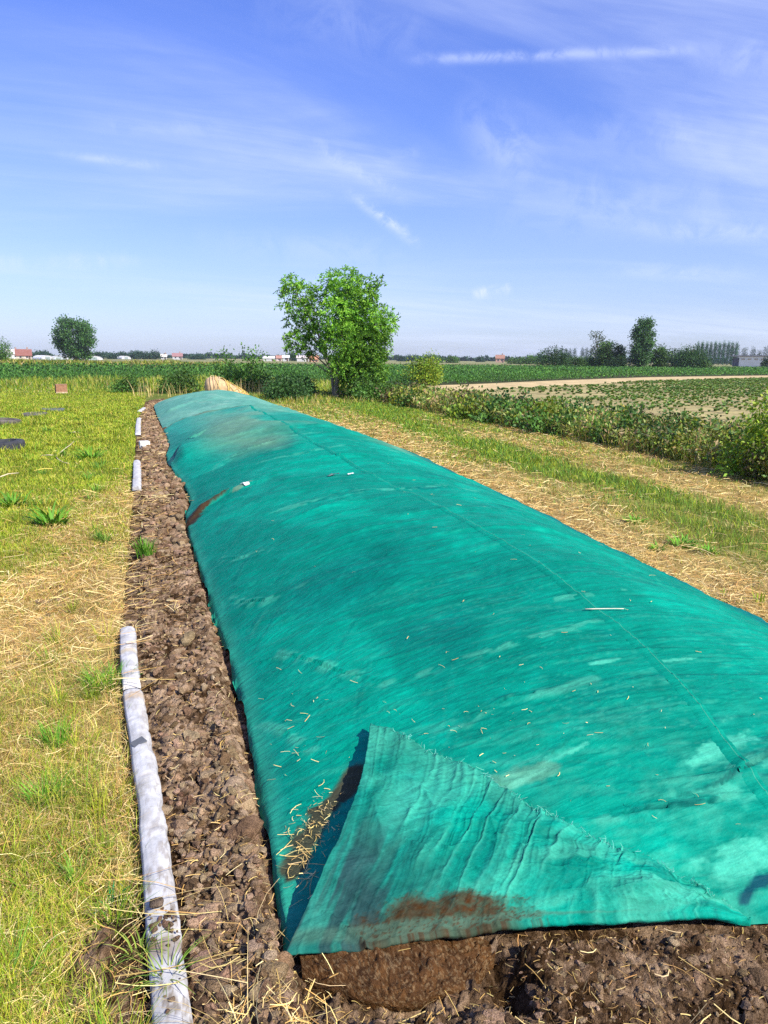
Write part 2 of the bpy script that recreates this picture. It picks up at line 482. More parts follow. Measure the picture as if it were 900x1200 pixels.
# the crop fields and the bare track between them: thin sheets on the level ground
def sheet(name, poly, z, col, mat, n=2):
    P = np.array([(x, y, z) for x, y in poly], float)
    o = new_mesh(name, P, np.arange(len(P))[None, :], mat, np.asarray(col), False)
    return tag(o, kind='structure')
FIELDM = col_mat('field_soil', .95, .35, .7, bump=.5, bscale=9, spec=.1, fine=.3, fscale=7)
TRACK_N = [pix_ground(x, y)[:2] for x, y in ((425, 464.5), (440, 463), (520, 461), (560, 458), (600, 455), (700, 449.5), (800, 445.3), (900, 443.2))]
TRACK_F = [pix_ground(x, y)[:2] for x, y in ((425, 456.5), (440, 455), (500, 452), (560, 450), (650, 446), (760, 442), (900, 440))]
_e = TRACK_F[-1]-TRACK_F[-2]; _e = _e/np.linalg.norm(_e)
TRACK_N.append(TRACK_N[-1]+_e*40); TRACK_F.append(TRACK_F[-1]+_e*40)
sheet('dirt_track', TRACK_N+TRACK_F[::-1], .004, (.50, .375, .185), FIELDM)
sheet('row_crop_field', [(11.0, 3), (11.0, 30), (9.0, 33)]+[tuple(p) for p in TRACK_N[1:]]+[(90, 60), (60, 3)], .0005, (.34, .28, .12), FIELDM)
sheet('corn_field', [(-45, 44.5), (2.9, 47.3)]+[tuple(p) for p in TRACK_F[1:]]+[(190, 190), (30, 190), (-60, 190)], .0015, (.05, .055, .02), FIELDM)

# ------------------------------------------------------------------ soil bed
def worley(X, Y, s, seed):
    """nearest and second nearest feature distance (in cells), and three random numbers of the cell"""
    x = X/s+.35*(fbm(X/s*.9, Y/s*.9, seed+5, 2)-.5)*2; y = Y/s+.35*(fbm(X/s*.9+40, Y/s*.9, seed+6, 2)-.5)*2
    ix = np.floor(x); iy = np.floor(y)
    F1 = np.full(X.shape, 9.); F2 = F1.copy(); I = np.zeros(X.shape); DX = np.zeros(X.shape); DY = np.zeros(X.shape)
    for a in (-1, 0, 1):
        for b in (-1, 0, 1):
            cx = ix+a; cy = iy+b
            px = cx+_hash(cx, cy, seed); py = cy+_hash(cx, cy, seed+1)
            d = np.hypot(x-px, y-py); m = d < F1
            F2 = np.where(m, F1, np.minimum(F2, d)); F1 = np.where(m, d, F1)
            I = np.where(m, _hash(cx, cy, seed+2), I); DX = np.where(m, x-px, DX); DY = np.where(m, y-py, DY)
    return F1, F2, I, DX, DY
def soil_base(X, Y):
    d = YF(X)-Y
    e = X-XB(Y); near = sstep(2.4, 1.7, Y)
    bed = .012+.045*sstep(-.05, .45, e)
    frontz = .10*np.exp(-np.maximum(d, 0)/.28)*sstep(.0, .5, X)
    slab = .115*sstep(.20, .30, X)*sstep(.88, .78, X)*sstep(.30, .15, d)
    bed = bed+frontz-slab
    k = sstep(-.10-.35*near, -.02-.1*near, e)
    return bed*k-.07*(1-k)
def soil_patch(xs, ys, fine):
    X, Y = np.meshgrid(xs, ys)
    e = X-XB(Y)
    big = .25+.75*sstep(.35, .65, fbm(X*3.1, Y*3.1, 30, 3))
    Z = np.zeros_like(X); tone = np.zeros_like(X)
    for s, amp, seed, w, on in ((.17, .030, 300, .12, 1), (.075, .026, 310, .16, 1), (.034, .0125, 320, .2, fine > 0), (.015, .0055, 330, .25, fine > .5)):
        if not on: continue
        F1, F2, I, DX, DY = worley(X, Y, s, seed)
        a = I*6.28*7
        lump = np.clip((F2-F1)/w, 0, 1)**.55*(.25+.75*((I*13.7) % 1))*(1-.35*np.minimum(F1, 1)**2)+.40*(DX*np.cos(a)+DY*np.sin(a))
        mk = big if s > .05 else (.5+.5*big)
        Z += amp*lump*mk
        tone += ((I*5.3) % 1-.5)*(.5 if s > .05 else .4)
    Z += (fbm(X*34, Y*34, 31, 4, .6)-.5)*.015+(fbm(X*110, Y*110, 33, 3)-.5)*.009*fine
    Z = np.where(np.abs(e) < .16, Z*(.35+.65*sstep(.05, .15, np.abs(e)))-.018*sstep(.10, .05, np.abs(e)), Z)
    Zs = soil_base(X, Y)+Z
    inn = np.minimum(X-XL(Y), Y-YF(X))
    Zs = np.where(inn > -.02, np.minimum(Zs, heap_z(X, Y)-.012-.30*sstep(.07, .3, inn)), Zs)
    Zs = np.where((X > .3) & (Y > YF(X)-.06), np.minimum(Zs, heap_z(X, YF(X)+.002)-.022+.6*Z), Zs)
    c0, c1, c2 = np.array([.040, .022, .010]), np.array([.150, .094, .052]), np.array([.34, .235, .145])
    t = np.clip(.5+1.25*tone+.7*(fbm(X*9, Y*9, 35, 4)-.5)+6*(Z-.02), 0, 1)*(.80+.20*sstep(1.7, 2.8, Y))
    t = t[..., None]
    col = np.where(t < .45, c0+(c1-c0)*t/.45, c1+(c2-c1)*(t-.45)/.55)
    return X, Y, Zs, col
SOILZ = []
def soil_height(px, py):
    z = soil_base(np.asarray(px), np.asarray(py))
    for xs, ys, Z in SOILZ:
        m = (px > xs[0]) & (px < xs[-1]) & (py > ys[0]) & (py < ys[-1])
        ii = np.clip(np.searchsorted(xs, px), 0, len(xs)-1); jj = np.clip(np.searchsorted(ys, py), 0, len(ys)-1)
        z = np.where(m, Z[jj, ii], z)
    return z
soil_geo = []
for xs, ys, fine in ((np.arange(-.95, .621, .0052), np.arange(.9, 6.2, .0058), 1),
                     (np.arange(.618, 2.3, .0046), np.arange(.75, 1.95, .0046), 1.2),
                     (np.arange(2.295, 3.8, .02), np.arange(.5, 1.6, .02), 0),
                     (np.arange(-.95, .62, .018), np.arange(6.195, 29, .02), 0)):
    X, Y, Z, c = soil_patch(xs, ys, fine)
    SOILZ.append((xs, ys, Z))
    h, w = X.shape; i = np.arange(h*w).reshape(h, w)
    F = np.stack([i[:-1, :-1], i[:-1, 1:], i[1:, 1:], i[1:, :-1]], -1).reshape(-1, 4)
    soil_geo.append((np.stack([X, Y, Z], -1).reshape(-1, 3), F, c.reshape(-1, 3)))
V, F, c = joined(soil_geo)
tag(new_mesh('soil_bed', V, F, SOIL, c), kind='structure')

# loose crumbs of soil lying on the bed
def ico(sub):
    import bmesh
    bm = bmesh.new(); bmesh.ops.create_icosphere(bm, subdivisions=sub, radius=1)
    V = np.array([v.co[:] for v in bm.verts]); F = np.array([[v.index for v in f.verts] for f in bm.faces]); bm.free()
    return V, F
def clod_shapes(sub, n):
    """broken lumps: a ball cut by random planes and roughened"""
    V, F = ico(sub); out = []
    for k in range(n):
        N_ = sphere_dirs(11); h = rnd(.46, 1.0, 11)
        q = V@N_.T; r = np.where(q > .05, h[None, :]/np.maximum(q, .05), 9).min(1)
        r = np.minimum(r, 1.25)
        r = r*(1+.30*(fbm(V[:, 0]*3+k*7, V[:, 1]*3+V[:, 2]*4, 45, 3)-.5)+.16*(fbm(V[:, 0]*9+k, V[:, 1]*9+V[:, 2]*11, 46, 2)-.5))
        out.append(V*r[:, None])
    return np.array(out), F
CLOD2, CLOD3 = clod_shapes(2, 40), clod_shapes(3, 24)
def crumbs(P, r, col, shapes=None):
    S_, F0 = shapes or CLOD2
    n = len(P); m = S_.shape[1]
    V = S_[rng.integers(len(S_), size=n)]*rnd(.7, 1.3, (n, 1, 3))*np.asarray(r)[:, None, None]
    a = rnd(0, 6.3, n); ca, sa = np.cos(a)[:, None], np.sin(a)[:, None]
    b = rnd(-.5, .5, n); cb, sb = np.cos(b)[:, None], np.sin(b)[:, None]
    X, Y, Z = V[..., 0]*ca-V[..., 1]*sa, V[..., 0]*sa+V[..., 1]*ca, V[..., 2]*.72
    Y, Z = Y*cb-Z*sb, Y*sb+Z*cb
    V = np.stack([X, Y, Z], -1)+P[:, None, :]
    F = (F0[None]+(np.arange(n)*m)[:, None, None]).reshape(-1, 3)
    return V.reshape(-1, 3), [F], np.repeat(col, m, axis=0)
def bed_points(n, y0, y1, pw=1.0):
    y = y0*(y1/y0)**rnd(0, 1, n) if pw else rnd(y0, y1, n)
    x = XB(y)+.06+(XL(y)-XB(y)-.06)*rnd(0, 1, n)
    return x, y
CLODC = np.array([(.29, .195, .115), (.24, .158, .09), (.19, .122, .068), (.31, .215, .13), (.14, .086, .046)])
def clods(x, y, r, sink, shapes, dark=1.0):
    k = (x > XB(y)+.05) & ((x < XL(y)-r*.55) | (y < YF(x)-r*.8-.01)); x, y, r = x[k], y[k], r[k]
    k = ~((x > .26) & (x < .82) & (y > YF(x)-.24)); x, y, r = x[k], y[k], r[k]
    c = jitter(pick(CLODC, len(x))*dark, len(x), .2, .06)
    return crumbs(np.stack([x, y, soil_height(x, y)+r*sink], 1), r, c, shapes)
parts = []
n = 460; x, y = bed_points(n, 1.15, 6.5); parts.append(clods(x, y, .016+.034*rng.random(n)**2.4, -.42, CLOD3))
n = 1500; x, y = bed_points(n, 1.15, 7); parts.append(clods(x, y, .009+.014*rng.random(n)**2, .05, CLOD2))
n = 2600; x, y = bed_points(n, 1.1, 6); parts.append(clods(x, y, .0025+.006*rng.random(n)**2, .3, CLOD2))
n = 170; x = rnd(.0, 2.3, n); y = YF(x)-rnd(.03, .6, n); parts.append(clods(x, y, .016+.030*rng.random(n)**2, -.62, CLOD3, .85))
n = 900; x = rnd(.0, 2.3, n); y = YF(x)-rnd(.0, .6, n); parts.append(clods(x, y, .006+.010*rng.random(n)**2, -.2, CLOD2, .85))
n = 2600; x = rnd(.0, 2.3, n); y = YF(x)-rnd(.0, .5, n); parts.append(clods(x, y, .002+.004*rng.random(n)**2, .3, CLOD2, .9))
n = 2600; x, y = bed_points(n, 6, 28); parts.append(clods(x, y, .014+.040*rng.random(n)**2.2, .0, CLOD2))
nb = 60; by = np.concatenate([rng.normal(1.93, .03, 50), rnd(1.4, 1.9, 10)]); bxx = XB(by)+rnd(-.035, .035, nb)
v3 = crumbs(np.stack([bxx, by, np.full(nb, .063)], 1), rnd(.002, .009, nb), jitter((.15, .10, .06), nb, .4, .08))
V, F, c = join_lists(parts+[v3])
tag(new_mesh('soil_crumbs', V, F, SOIL, c, False), kind='stuff')

# ------------------------------------------------------------------ the green tarp
TEAL, TEAL2, DARK = np.array([.0006, .285, .184]), np.array([.0005, .190, .127]), np.array([.001, .100, .092])
PALE, DUST, MUD, FARC = np.array([.06, .37, .24]), np.array([.20, .24, .14]), np.array([.060, .036, .018]), np.array([.125, .33, .235])
CREASES = [  # polylines on the tarp, depth, width
    ([(.98, 2.29), (1.1, 2.34), (1.23, 2.35), (1.38, 2.30), (1.55, 2.30)], .010, .016),
    ([(1.25, 1.76), (1.40, 1.74), (1.53, 1.70), (1.62, 1.69), (1.71, 1.70)], .018, .018),
    ([(1.50, 1.74), (1.66, 1.74), (1.80, 1.77), (1.92, 1.80), (2.1, 1.9)], .014, .024),
    ([(1.05, 2.02), (1.2, 2.03), (1.35, 2.08), (1.5, 2.06)], .006, .014),
    ([(.35, 4.6), (.45, 4.35), (.55, 4.2), (.75, 4.15)], .016, .03),
    ([(.36, 5.5), (.5, 5.2), (.68, 5.05)], .012, .03),
    ([(.45, 3.6), (.6, 3.3), (.72, 3.0), (.86, 2.75)], .012, .022),
    ([(.33, 3.0), (.42, 2.8), (.5, 2.55)], .010, .016),
    ([(1.5, 3.0), (1.75, 2.96), (2.0, 2.94), (2.2, 2.97)], .006, .02),
    ([(1.0, 2.72), (1.3, 2.68), (1.6, 2.66), (1.9, 2.70)], .006, .016),
    ([(1.1, 8.6), (1.6, 8.5), (2.2, 8.55), (2.8, 8.8)], .010, .05),
    ([(.6, 9.4), (1.0, 9.9), (1.6, 10.2), (2.3, 10.2)], .012, .06),
    ([(.9, 6.0), (1.4, 5.8), (2.0, 5.8), (2.7, 6.1)], .007, .04)]
def cloth_uv(X, Y):
    """cloth coordinates whose creases widen steadily along the heap"""
    yc = np.clip(Y, 2.25, 9)
    phi = np.minimum(Y, 2.25)/.75+3*np.log(yc/2.25)+np.maximum(Y-9, 0)/3
    sc = np.clip(Y/3.0, .75, 3.0)
    return (X-1.9)/sc, phi, sc
def wrinkles(X, Y):
    t = np.clip((X-XL(Y))/(XR(Y)-XL(Y)), 0, 1)
    xn, yn, sc = cloth_uv(X, Y)
    xn = xn+.07*(fbm(X*2, Y*2, 51, 2)-.5); yn = yn+.10*(fbm(X*1.3, Y*1.3, 52, 2)-.5)
    # across the heap, slightly fanned: soft swells and thin sharp creases
    ay = yn+.16*xn-.10*xn*xn
    w1 = (fbm(xn*1.0, ay*6, 53, 3)-.5)*.016*sc**.8+(ridged(xn*.5, ay*8, 59, 2)**7)*.016*sc**.7+(ridged(xn*1.5, ay*24, 54, 2)**5)*.0090*sc**.6
    # down the left slope, slanting towards the edge
    q = .78*xn+.62*yn; p = .62*xn-.78*yn
    w2 = (fbm(p*1.2, q*8, 55, 3)-.5)*.022*sc**.6+(ridged(p*.5, q*11, 62, 2)**6)*.016*sc**.5+(ridged(p*1.3, q*30, 56, 2)**4)*.0085*sc**.4
    lw = sstep(.32, .06, t)*(.65+.5*fbm(X*2, Y*1.2, 57, 2))
    z = w1*(1-lw)*(.5+1.0*fbm(X*1.7, Y*1.1, 58, 2))+w2*lw
    return z
def fold_shapes(X, Y):
    z = np.zeros_like(X)
    for pts, a, w in CREASES:
        d, s, side = poly_dist(X, Y, pts)
        e = np.sin(np.clip(s, .02, .98)*np.pi)
        wob = 1+.6*(vnoise(X*14, Y*14, 61)-.5)
        z += a*e*(np.exp(-(d*wob/w)**2)*1.0-1.3*np.exp(-((d-side*0)/(w*.38))**2)*(side < 0))
    # a raised tongue with a steep left side, and the slit fold near it
    d, s, side = poly_dist(X, Y, [(.10, 11.2), (.24, 11.7), (.42, 12.3), (.62, 12.2)])
    z += np.where(side < 0, .16*np.exp(-(d/.55)**2), .16*np.exp(-(d/.07)**2))*(1-s*.7)
    d, s, side = poly_dist(X, Y, [(.21, 7.15), (.40, 7.40), (.60, 7.52), (.80, 7.45)])
    z += np.where(side > 0, .07*np.exp(-(d/.22)**2), .07*np.exp(-(d/.03)**2))*(1-.6*s)
    return z
def tarp_z(X, Y):
    t = np.clip((X-XL(Y))/(XR(Y)-XL(Y)), 0, 1)
    ed = sstep(0, .06, t)*sstep(1, .97, t)
    return heap_z(X, Y)+.012+(wrinkles(X, Y)+fold_shapes(X, Y))*(.25+.75*ed)
def lerp(c, tgt, m): return c*(1-m[..., None])+np.asarray(tgt)*m[..., None]
def tarp_color(X, Y):
    t = np.clip((X-XL(Y))/(XR(Y)-XL(Y)), 0, 1)
    c = np.broadcast_to(TEAL, X.shape+(3,)).copy()
    c = lerp(c, TEAL2, .8*sstep(.42, .62, fbm(X*1.7, Y*.9, 71, 5, .6)))
    c = lerp(c, TEAL2, .40*sstep(.45, .7, ridged(X*1.2, (Y+.16*X)*6, 72, 3)))
    xn, yn, sc_ = cloth_uv(X, Y)
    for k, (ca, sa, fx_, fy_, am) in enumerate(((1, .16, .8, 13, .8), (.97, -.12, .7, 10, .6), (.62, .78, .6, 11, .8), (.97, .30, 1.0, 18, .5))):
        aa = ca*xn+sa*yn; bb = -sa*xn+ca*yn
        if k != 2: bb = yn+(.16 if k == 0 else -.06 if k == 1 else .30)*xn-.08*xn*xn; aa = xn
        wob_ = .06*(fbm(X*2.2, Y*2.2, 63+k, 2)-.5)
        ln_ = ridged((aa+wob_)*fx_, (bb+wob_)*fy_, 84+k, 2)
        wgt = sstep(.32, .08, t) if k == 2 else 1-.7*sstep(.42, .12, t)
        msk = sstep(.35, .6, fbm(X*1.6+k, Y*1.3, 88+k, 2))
        c = lerp(c, DARK, am*wgt*ln_**9*msk)  # wrinkle shading painted in: thin dark lines, pale edges next
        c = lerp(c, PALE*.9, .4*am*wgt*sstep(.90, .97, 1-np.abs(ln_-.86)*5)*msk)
    # rubbed pale streaks near the front, lying across
    ay = Y+.16*(X-1.4)-.10*(X-1.6)**2
    near = .25+.75*sstep(4.5, 1.7, Y)
    c = lerp(c, PALE, .22*near*sstep(.60, .74, fbm(X*3.4, ay*24, 73, 5, .62)+.06*sstep(2.4, 1.5, Y))*sstep(.3, .65, fbm(X*45, Y*90, 69, 3)+.1))
    c = lerp(c, PALE*1.1, .40*sstep(.46, .72, fbm(X*6, Y*9, 74, 6, .65))*sstep(2.3, 1.4, Y))
    for px, py, lx, ly, a in ((1.75, 1.86, .16, .035, .16), (1.66, 2.39, .07, .012, .02), (1.93, 2.32, .10, .012, -.04), (1.3, 2.02, .06, .010, .1), (1.1, 1.98, .10, .012, .1), (1.62, 1.52, .22, .05, .0)):
        u = (X-px)*np.cos(a)+(Y-py)*np.sin(a); v = -(X-px)*np.sin(a)+(Y-py)*np.cos(a)
        d = np.sqrt((u/lx)**2+(v/ly)**2)+1.5*(fbm(X*14, Y*34, 75, 4, .6)-.5)
        c = lerp(c, PALE*1.3, .7*sstep(1.1, .7, d)*(.55+.6*fbm(X*60, Y*60, 70, 2)))
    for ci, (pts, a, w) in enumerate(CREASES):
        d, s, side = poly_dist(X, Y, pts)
        c = lerp(c, DARK*.6, (.8 if ci in (1, 2) else .35 if ci < 4 else .12)*np.sin(np.clip(s, 0, 1)*np.pi)**.5*sstep(.5, .15, d/w*(1+.8*(vnoise(X*14, Y*14, 61)-.5))))  # crease shade painted into the colour along each fold line
        c = lerp(c, PALE, .5*sstep(w*2.2, w*.8, d)*sstep(.5, .62, fbm(X*9, Y*20, 76, 3)))
    # dust settled on the far crest, shade painted on the right margin, the hem
    c = lerp(c, DUST, .62*sstep(9.5, 13, Y+.7*(fbm(X*.9, Y*.5, 77, 3)-.5)*6)*sstep(.45, .62, fbm(X*.8, Y*.35, 78, 3)+.12)*sstep(.05, .25, t))
    c = lerp(c, np.array([.06, .33, .25]), .5*sstep(10, 16, Y))
    c = lerp(c, np.array([.12, .12, .06]), .75*sstep(.30, .04, far_edge(X)-Y+.1*(fbm(X*5, Y*5, 68, 2)-.5)))
    for pts, w in (([(.12, 11.25), (.2, 11.5), (.27, 12.0)], .075), ([(.33, 12.3), (.43, 12.35), (.5, 12.2)], .055)):  # deep shade inside two folds, painted as navy patches
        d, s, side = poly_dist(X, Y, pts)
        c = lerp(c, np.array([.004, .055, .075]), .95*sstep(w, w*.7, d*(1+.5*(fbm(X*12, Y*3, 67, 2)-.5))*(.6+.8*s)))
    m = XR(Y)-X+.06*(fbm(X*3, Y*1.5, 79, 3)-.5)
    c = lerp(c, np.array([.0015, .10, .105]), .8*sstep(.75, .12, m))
    c = lerp(c, PALE*.85, .35*sstep(.10, .03, X-XL(Y)+.03*(fbm(X*3, Y*6, 80, 2)-.5)))
    # mud: the smear left of the turned corner and the slit fold; navy: painted shade of a fold opening
    for pts, w, a, tgt in (([(.33, 2.02), (.44, 2.17), (.60, 2.30)], .055, .9, MUD), ([(.21, 7.12), (.32, 7.30), (.44, 7.40)], .12, 1.0, MUD*.8), ([(.40, 7.40), (.62, 7.52)], .03, .9, MUD*.8),
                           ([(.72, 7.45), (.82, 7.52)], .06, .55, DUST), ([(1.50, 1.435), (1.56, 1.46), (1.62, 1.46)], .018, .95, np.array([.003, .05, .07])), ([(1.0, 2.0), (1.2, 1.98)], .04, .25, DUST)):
        d, s, side = poly_dist(X, Y, pts)
        d = d*(1+1.2*(fbm(X*22, Y*22, 81, 3)-.5))
        if pts[0][1] == 7.12: d = d/np.maximum(1-.85*s, .1)*.8
        c = lerp(c, tgt, a*sstep(w, w*.55, d))
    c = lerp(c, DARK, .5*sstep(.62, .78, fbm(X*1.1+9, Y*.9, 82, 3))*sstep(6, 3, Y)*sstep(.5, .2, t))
    return c*(1+.16*(fbm(X*40, Y*40, 83, 3)-.5))[..., None]

def make_tarp_mat():
    m, nt, N, L = M('woven_tarp')
    at = N.new('ShaderNodeAttribute'); at.attribute_name = 'Col'
    tc = N.new('ShaderNodeTexCoord'); co = tc.outputs['Object']
    f = maprange(N, L, noise_node(N, L, co, 6, 8, .7), .3, .7, .78, 1.2)
    f2 = maprange(N, L, noise_node(N, L, co, 150, 3, .6), .3, .7, .9, 1.1)
    ms = N.new('ShaderNodeMapping'); L(co, ms.inputs[0]); ms.inputs['Scale'].default_value = (5, 48, 20); ms.inputs['Rotation'].default_value = (0, 0, .16)
    f3 = maprange(N, L, noise_node(N, L, ms.outputs[0], 1.0, 7, .68), .28, .72, .87, 1.12)
    mm0 = N.new('ShaderNodeMath'); mm0.operation = 'MULTIPLY'; L(f, mm0.inputs[0]); L(f3, mm0.inputs[1])
    mm = N.new('ShaderNodeMath'); mm.operation = 'MULTIPLY'; L(mm0.outputs[0], mm.inputs[0]); L(f2, mm.inputs[1])
    cc = N.new('ShaderNodeVectorMath'); cc.operation = 'SCALE'; L(at.outputs['Color'], cc.inputs[0]); L(mm.outputs[0], cc.inputs['Scale'])
    p = N.new('ShaderNodeBsdfPrincipled'); L(cc.outputs[0], p.inputs['Base Color'])
    setin(p, Roughness=.6); p.inputs['Specular IOR Level'].default_value = .05
    mp = N.new('ShaderNodeMapping'); L(co, mp.inputs[0]); mp.inputs['Scale'].default_value = (3.5, 16, 9); mp.inputs['Rotation'].default_value = (0, 0, .15)
    b1 = N.new('ShaderNodeBump'); b1.inputs['Strength'].default_value = .22; b1.inputs['Distance'].default_value = .012
    rn = N.new('ShaderNodeTexNoise'); rn.noise_type = 'RIDGED_MULTIFRACTAL'; L(mp.outputs[0], rn.inputs['Vector'])
    setin(rn, Scale=1.5, Detail=5, Roughness=.55, Offset=.9, Gain=2.0, Distortion=.4)
    L(rn.outputs['Fac'], b1.inputs['Height'])
    mq = N.new('ShaderNodeMapping'); L(co, mq.inputs[0]); mq.inputs['Scale'].default_value = (3, 15, 9); mq.inputs['Rotation'].default_value = (0, 0, -.75)
    rq = N.new('ShaderNodeTexNoise'); rq.noise_type = 'RIDGED_MULTIFRACTAL'; L(mq.outputs[0], rq.inputs['Vector'])
    setin(rq, Scale=1.1, Detail=4, Roughness=.55, Offset=.9, Gain=2.0, Distortion=.5)
    b0 = N.new('ShaderNodeBump'); b0.inputs['Strength'].default_value = .15; b0.inputs['Distance'].default_value = .012
    L(rq.outputs['Fac'], b0.inputs['Height']); L(b0.outputs[0], b1.inputs['Normal'])
    b2 = N.new('ShaderNodeBump'); b2.inputs['Strength'].default_value = .35; b2.inputs['Distance'].default_value = .002
    L(noise_node(N, L, co, 330, 2, .5), b2.inputs['Height']); L(b1.outputs[0], b2.inputs['Normal'])
    L(b2.outputs[0], p.inputs['Normal'])
    o = N.new('ShaderNodeOutputMaterial'); L(p.outputs[0], o.inputs[0])
    return m
TARP = make_tarp_mat()

def t_axis(n):
    u = np.linspace(0, 1, n); return u
def tarp_rows(y0, y1):
    ys = [y0]; 
    while ys[-1] < y1: ys.append(ys[-1]+np.clip(.0042*ys[-1], .0085, .05))
    return np.array(ys)
def far_edge(X):
    """where the near tarp ends and laps over the far one"""
    return 17.2+.35*(X-.1)-.10*(X-1.8)**2+.25*np.sin(X*2.3)
SEAM_X = 1.86
tarp = thing('tarp', (0, 0, 0), 'long bright teal green woven tarp over the compost heap with its front corner turned back', 'tarp')
# the sheet: rows follow the front edge, columns run between the two long edges
s_ = np.concatenate([np.linspace(0, .035, 10)[:-1], np.linspace(.035, 1, 300)])
v_ = tarp_rows(0.9, 19.0)-.9
Xs = np.zeros((len(v_), len(s_))); Ys = np.zeros_like(Xs)
for it in range(3):
    Yr = YF(Xs)+v_[:, None]
    Xs = XL(Yr)+(XR(Yr)-XL(Yr))*s_[None, :]
Ys = YF(Xs)+v_[:, None]
edgew = np.exp(-((Xs-XL(Ys))/.06)**2)
Xs = Xs+edgew*(fbm(Ys*3.2, Ys*0+2, 91, 3)-.5)*.045
Zs = tarp_z(Xs, Ys)
hem = np.exp(-((Xs-XL(Ys))/.03)**2)
Zs = Zs+hem*(.004+.025*(fbm(Ys*5, Ys*0, 92, 2)-.45))-.035*np.exp(-((Xs-XL(Ys))/.008)**2)
Zs = Zs-.055*np.exp(-((XR(Ys)-Xs)/.03)**2)
front = np.exp(-(v_[:, None]/.012)**2)
Zs = Zs-front*.012
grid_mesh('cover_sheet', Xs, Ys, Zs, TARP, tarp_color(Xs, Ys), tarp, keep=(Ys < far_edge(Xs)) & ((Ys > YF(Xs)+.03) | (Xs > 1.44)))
# the overlap seam down the middle: a doubled band and a pale thread
ys = tarp_rows(1.25, 17.0)
def ribbon_on(name, xf, half, lift, col, parent, mat, n=7):
    s = np.linspace(-1, 1, n)[None, :]
    X = xf(ys)[:, None]+half*s; Y = np.broadcast_to(ys[:, None], X.shape)
    Z = tarp_z(X, Y)+lift*(1-s**4)
    k = (Y > YF(X)+.02) & (Y < far_edge(X))
    return grid_mesh(name, X, Y, Z, mat, np.broadcast_to(col, X.shape+(3,))*(1+.25*(fbm(X*20, Y*6, 94, 3)-.5))[..., None], parent, keep=k)
seamx = lambda y: np.interp(y, [1.2, 1.64, 1.86, 2.14, 2.5, 3.25, 4.8, 8.4, 17], [1.74, 1.775, 1.79, 1.83, 1.865, 1.865, 1.90, 1.87, 1.9])
ribbon_on('overlap_band', seamx, .030, .0035, (.0008, .215, .142), tarp, TARP)
ribbon_on('seam_thread', lambda y: seamx(y)+.012, .0022, .0055, (.05, .30, .21), tarp, STRAW, 3)

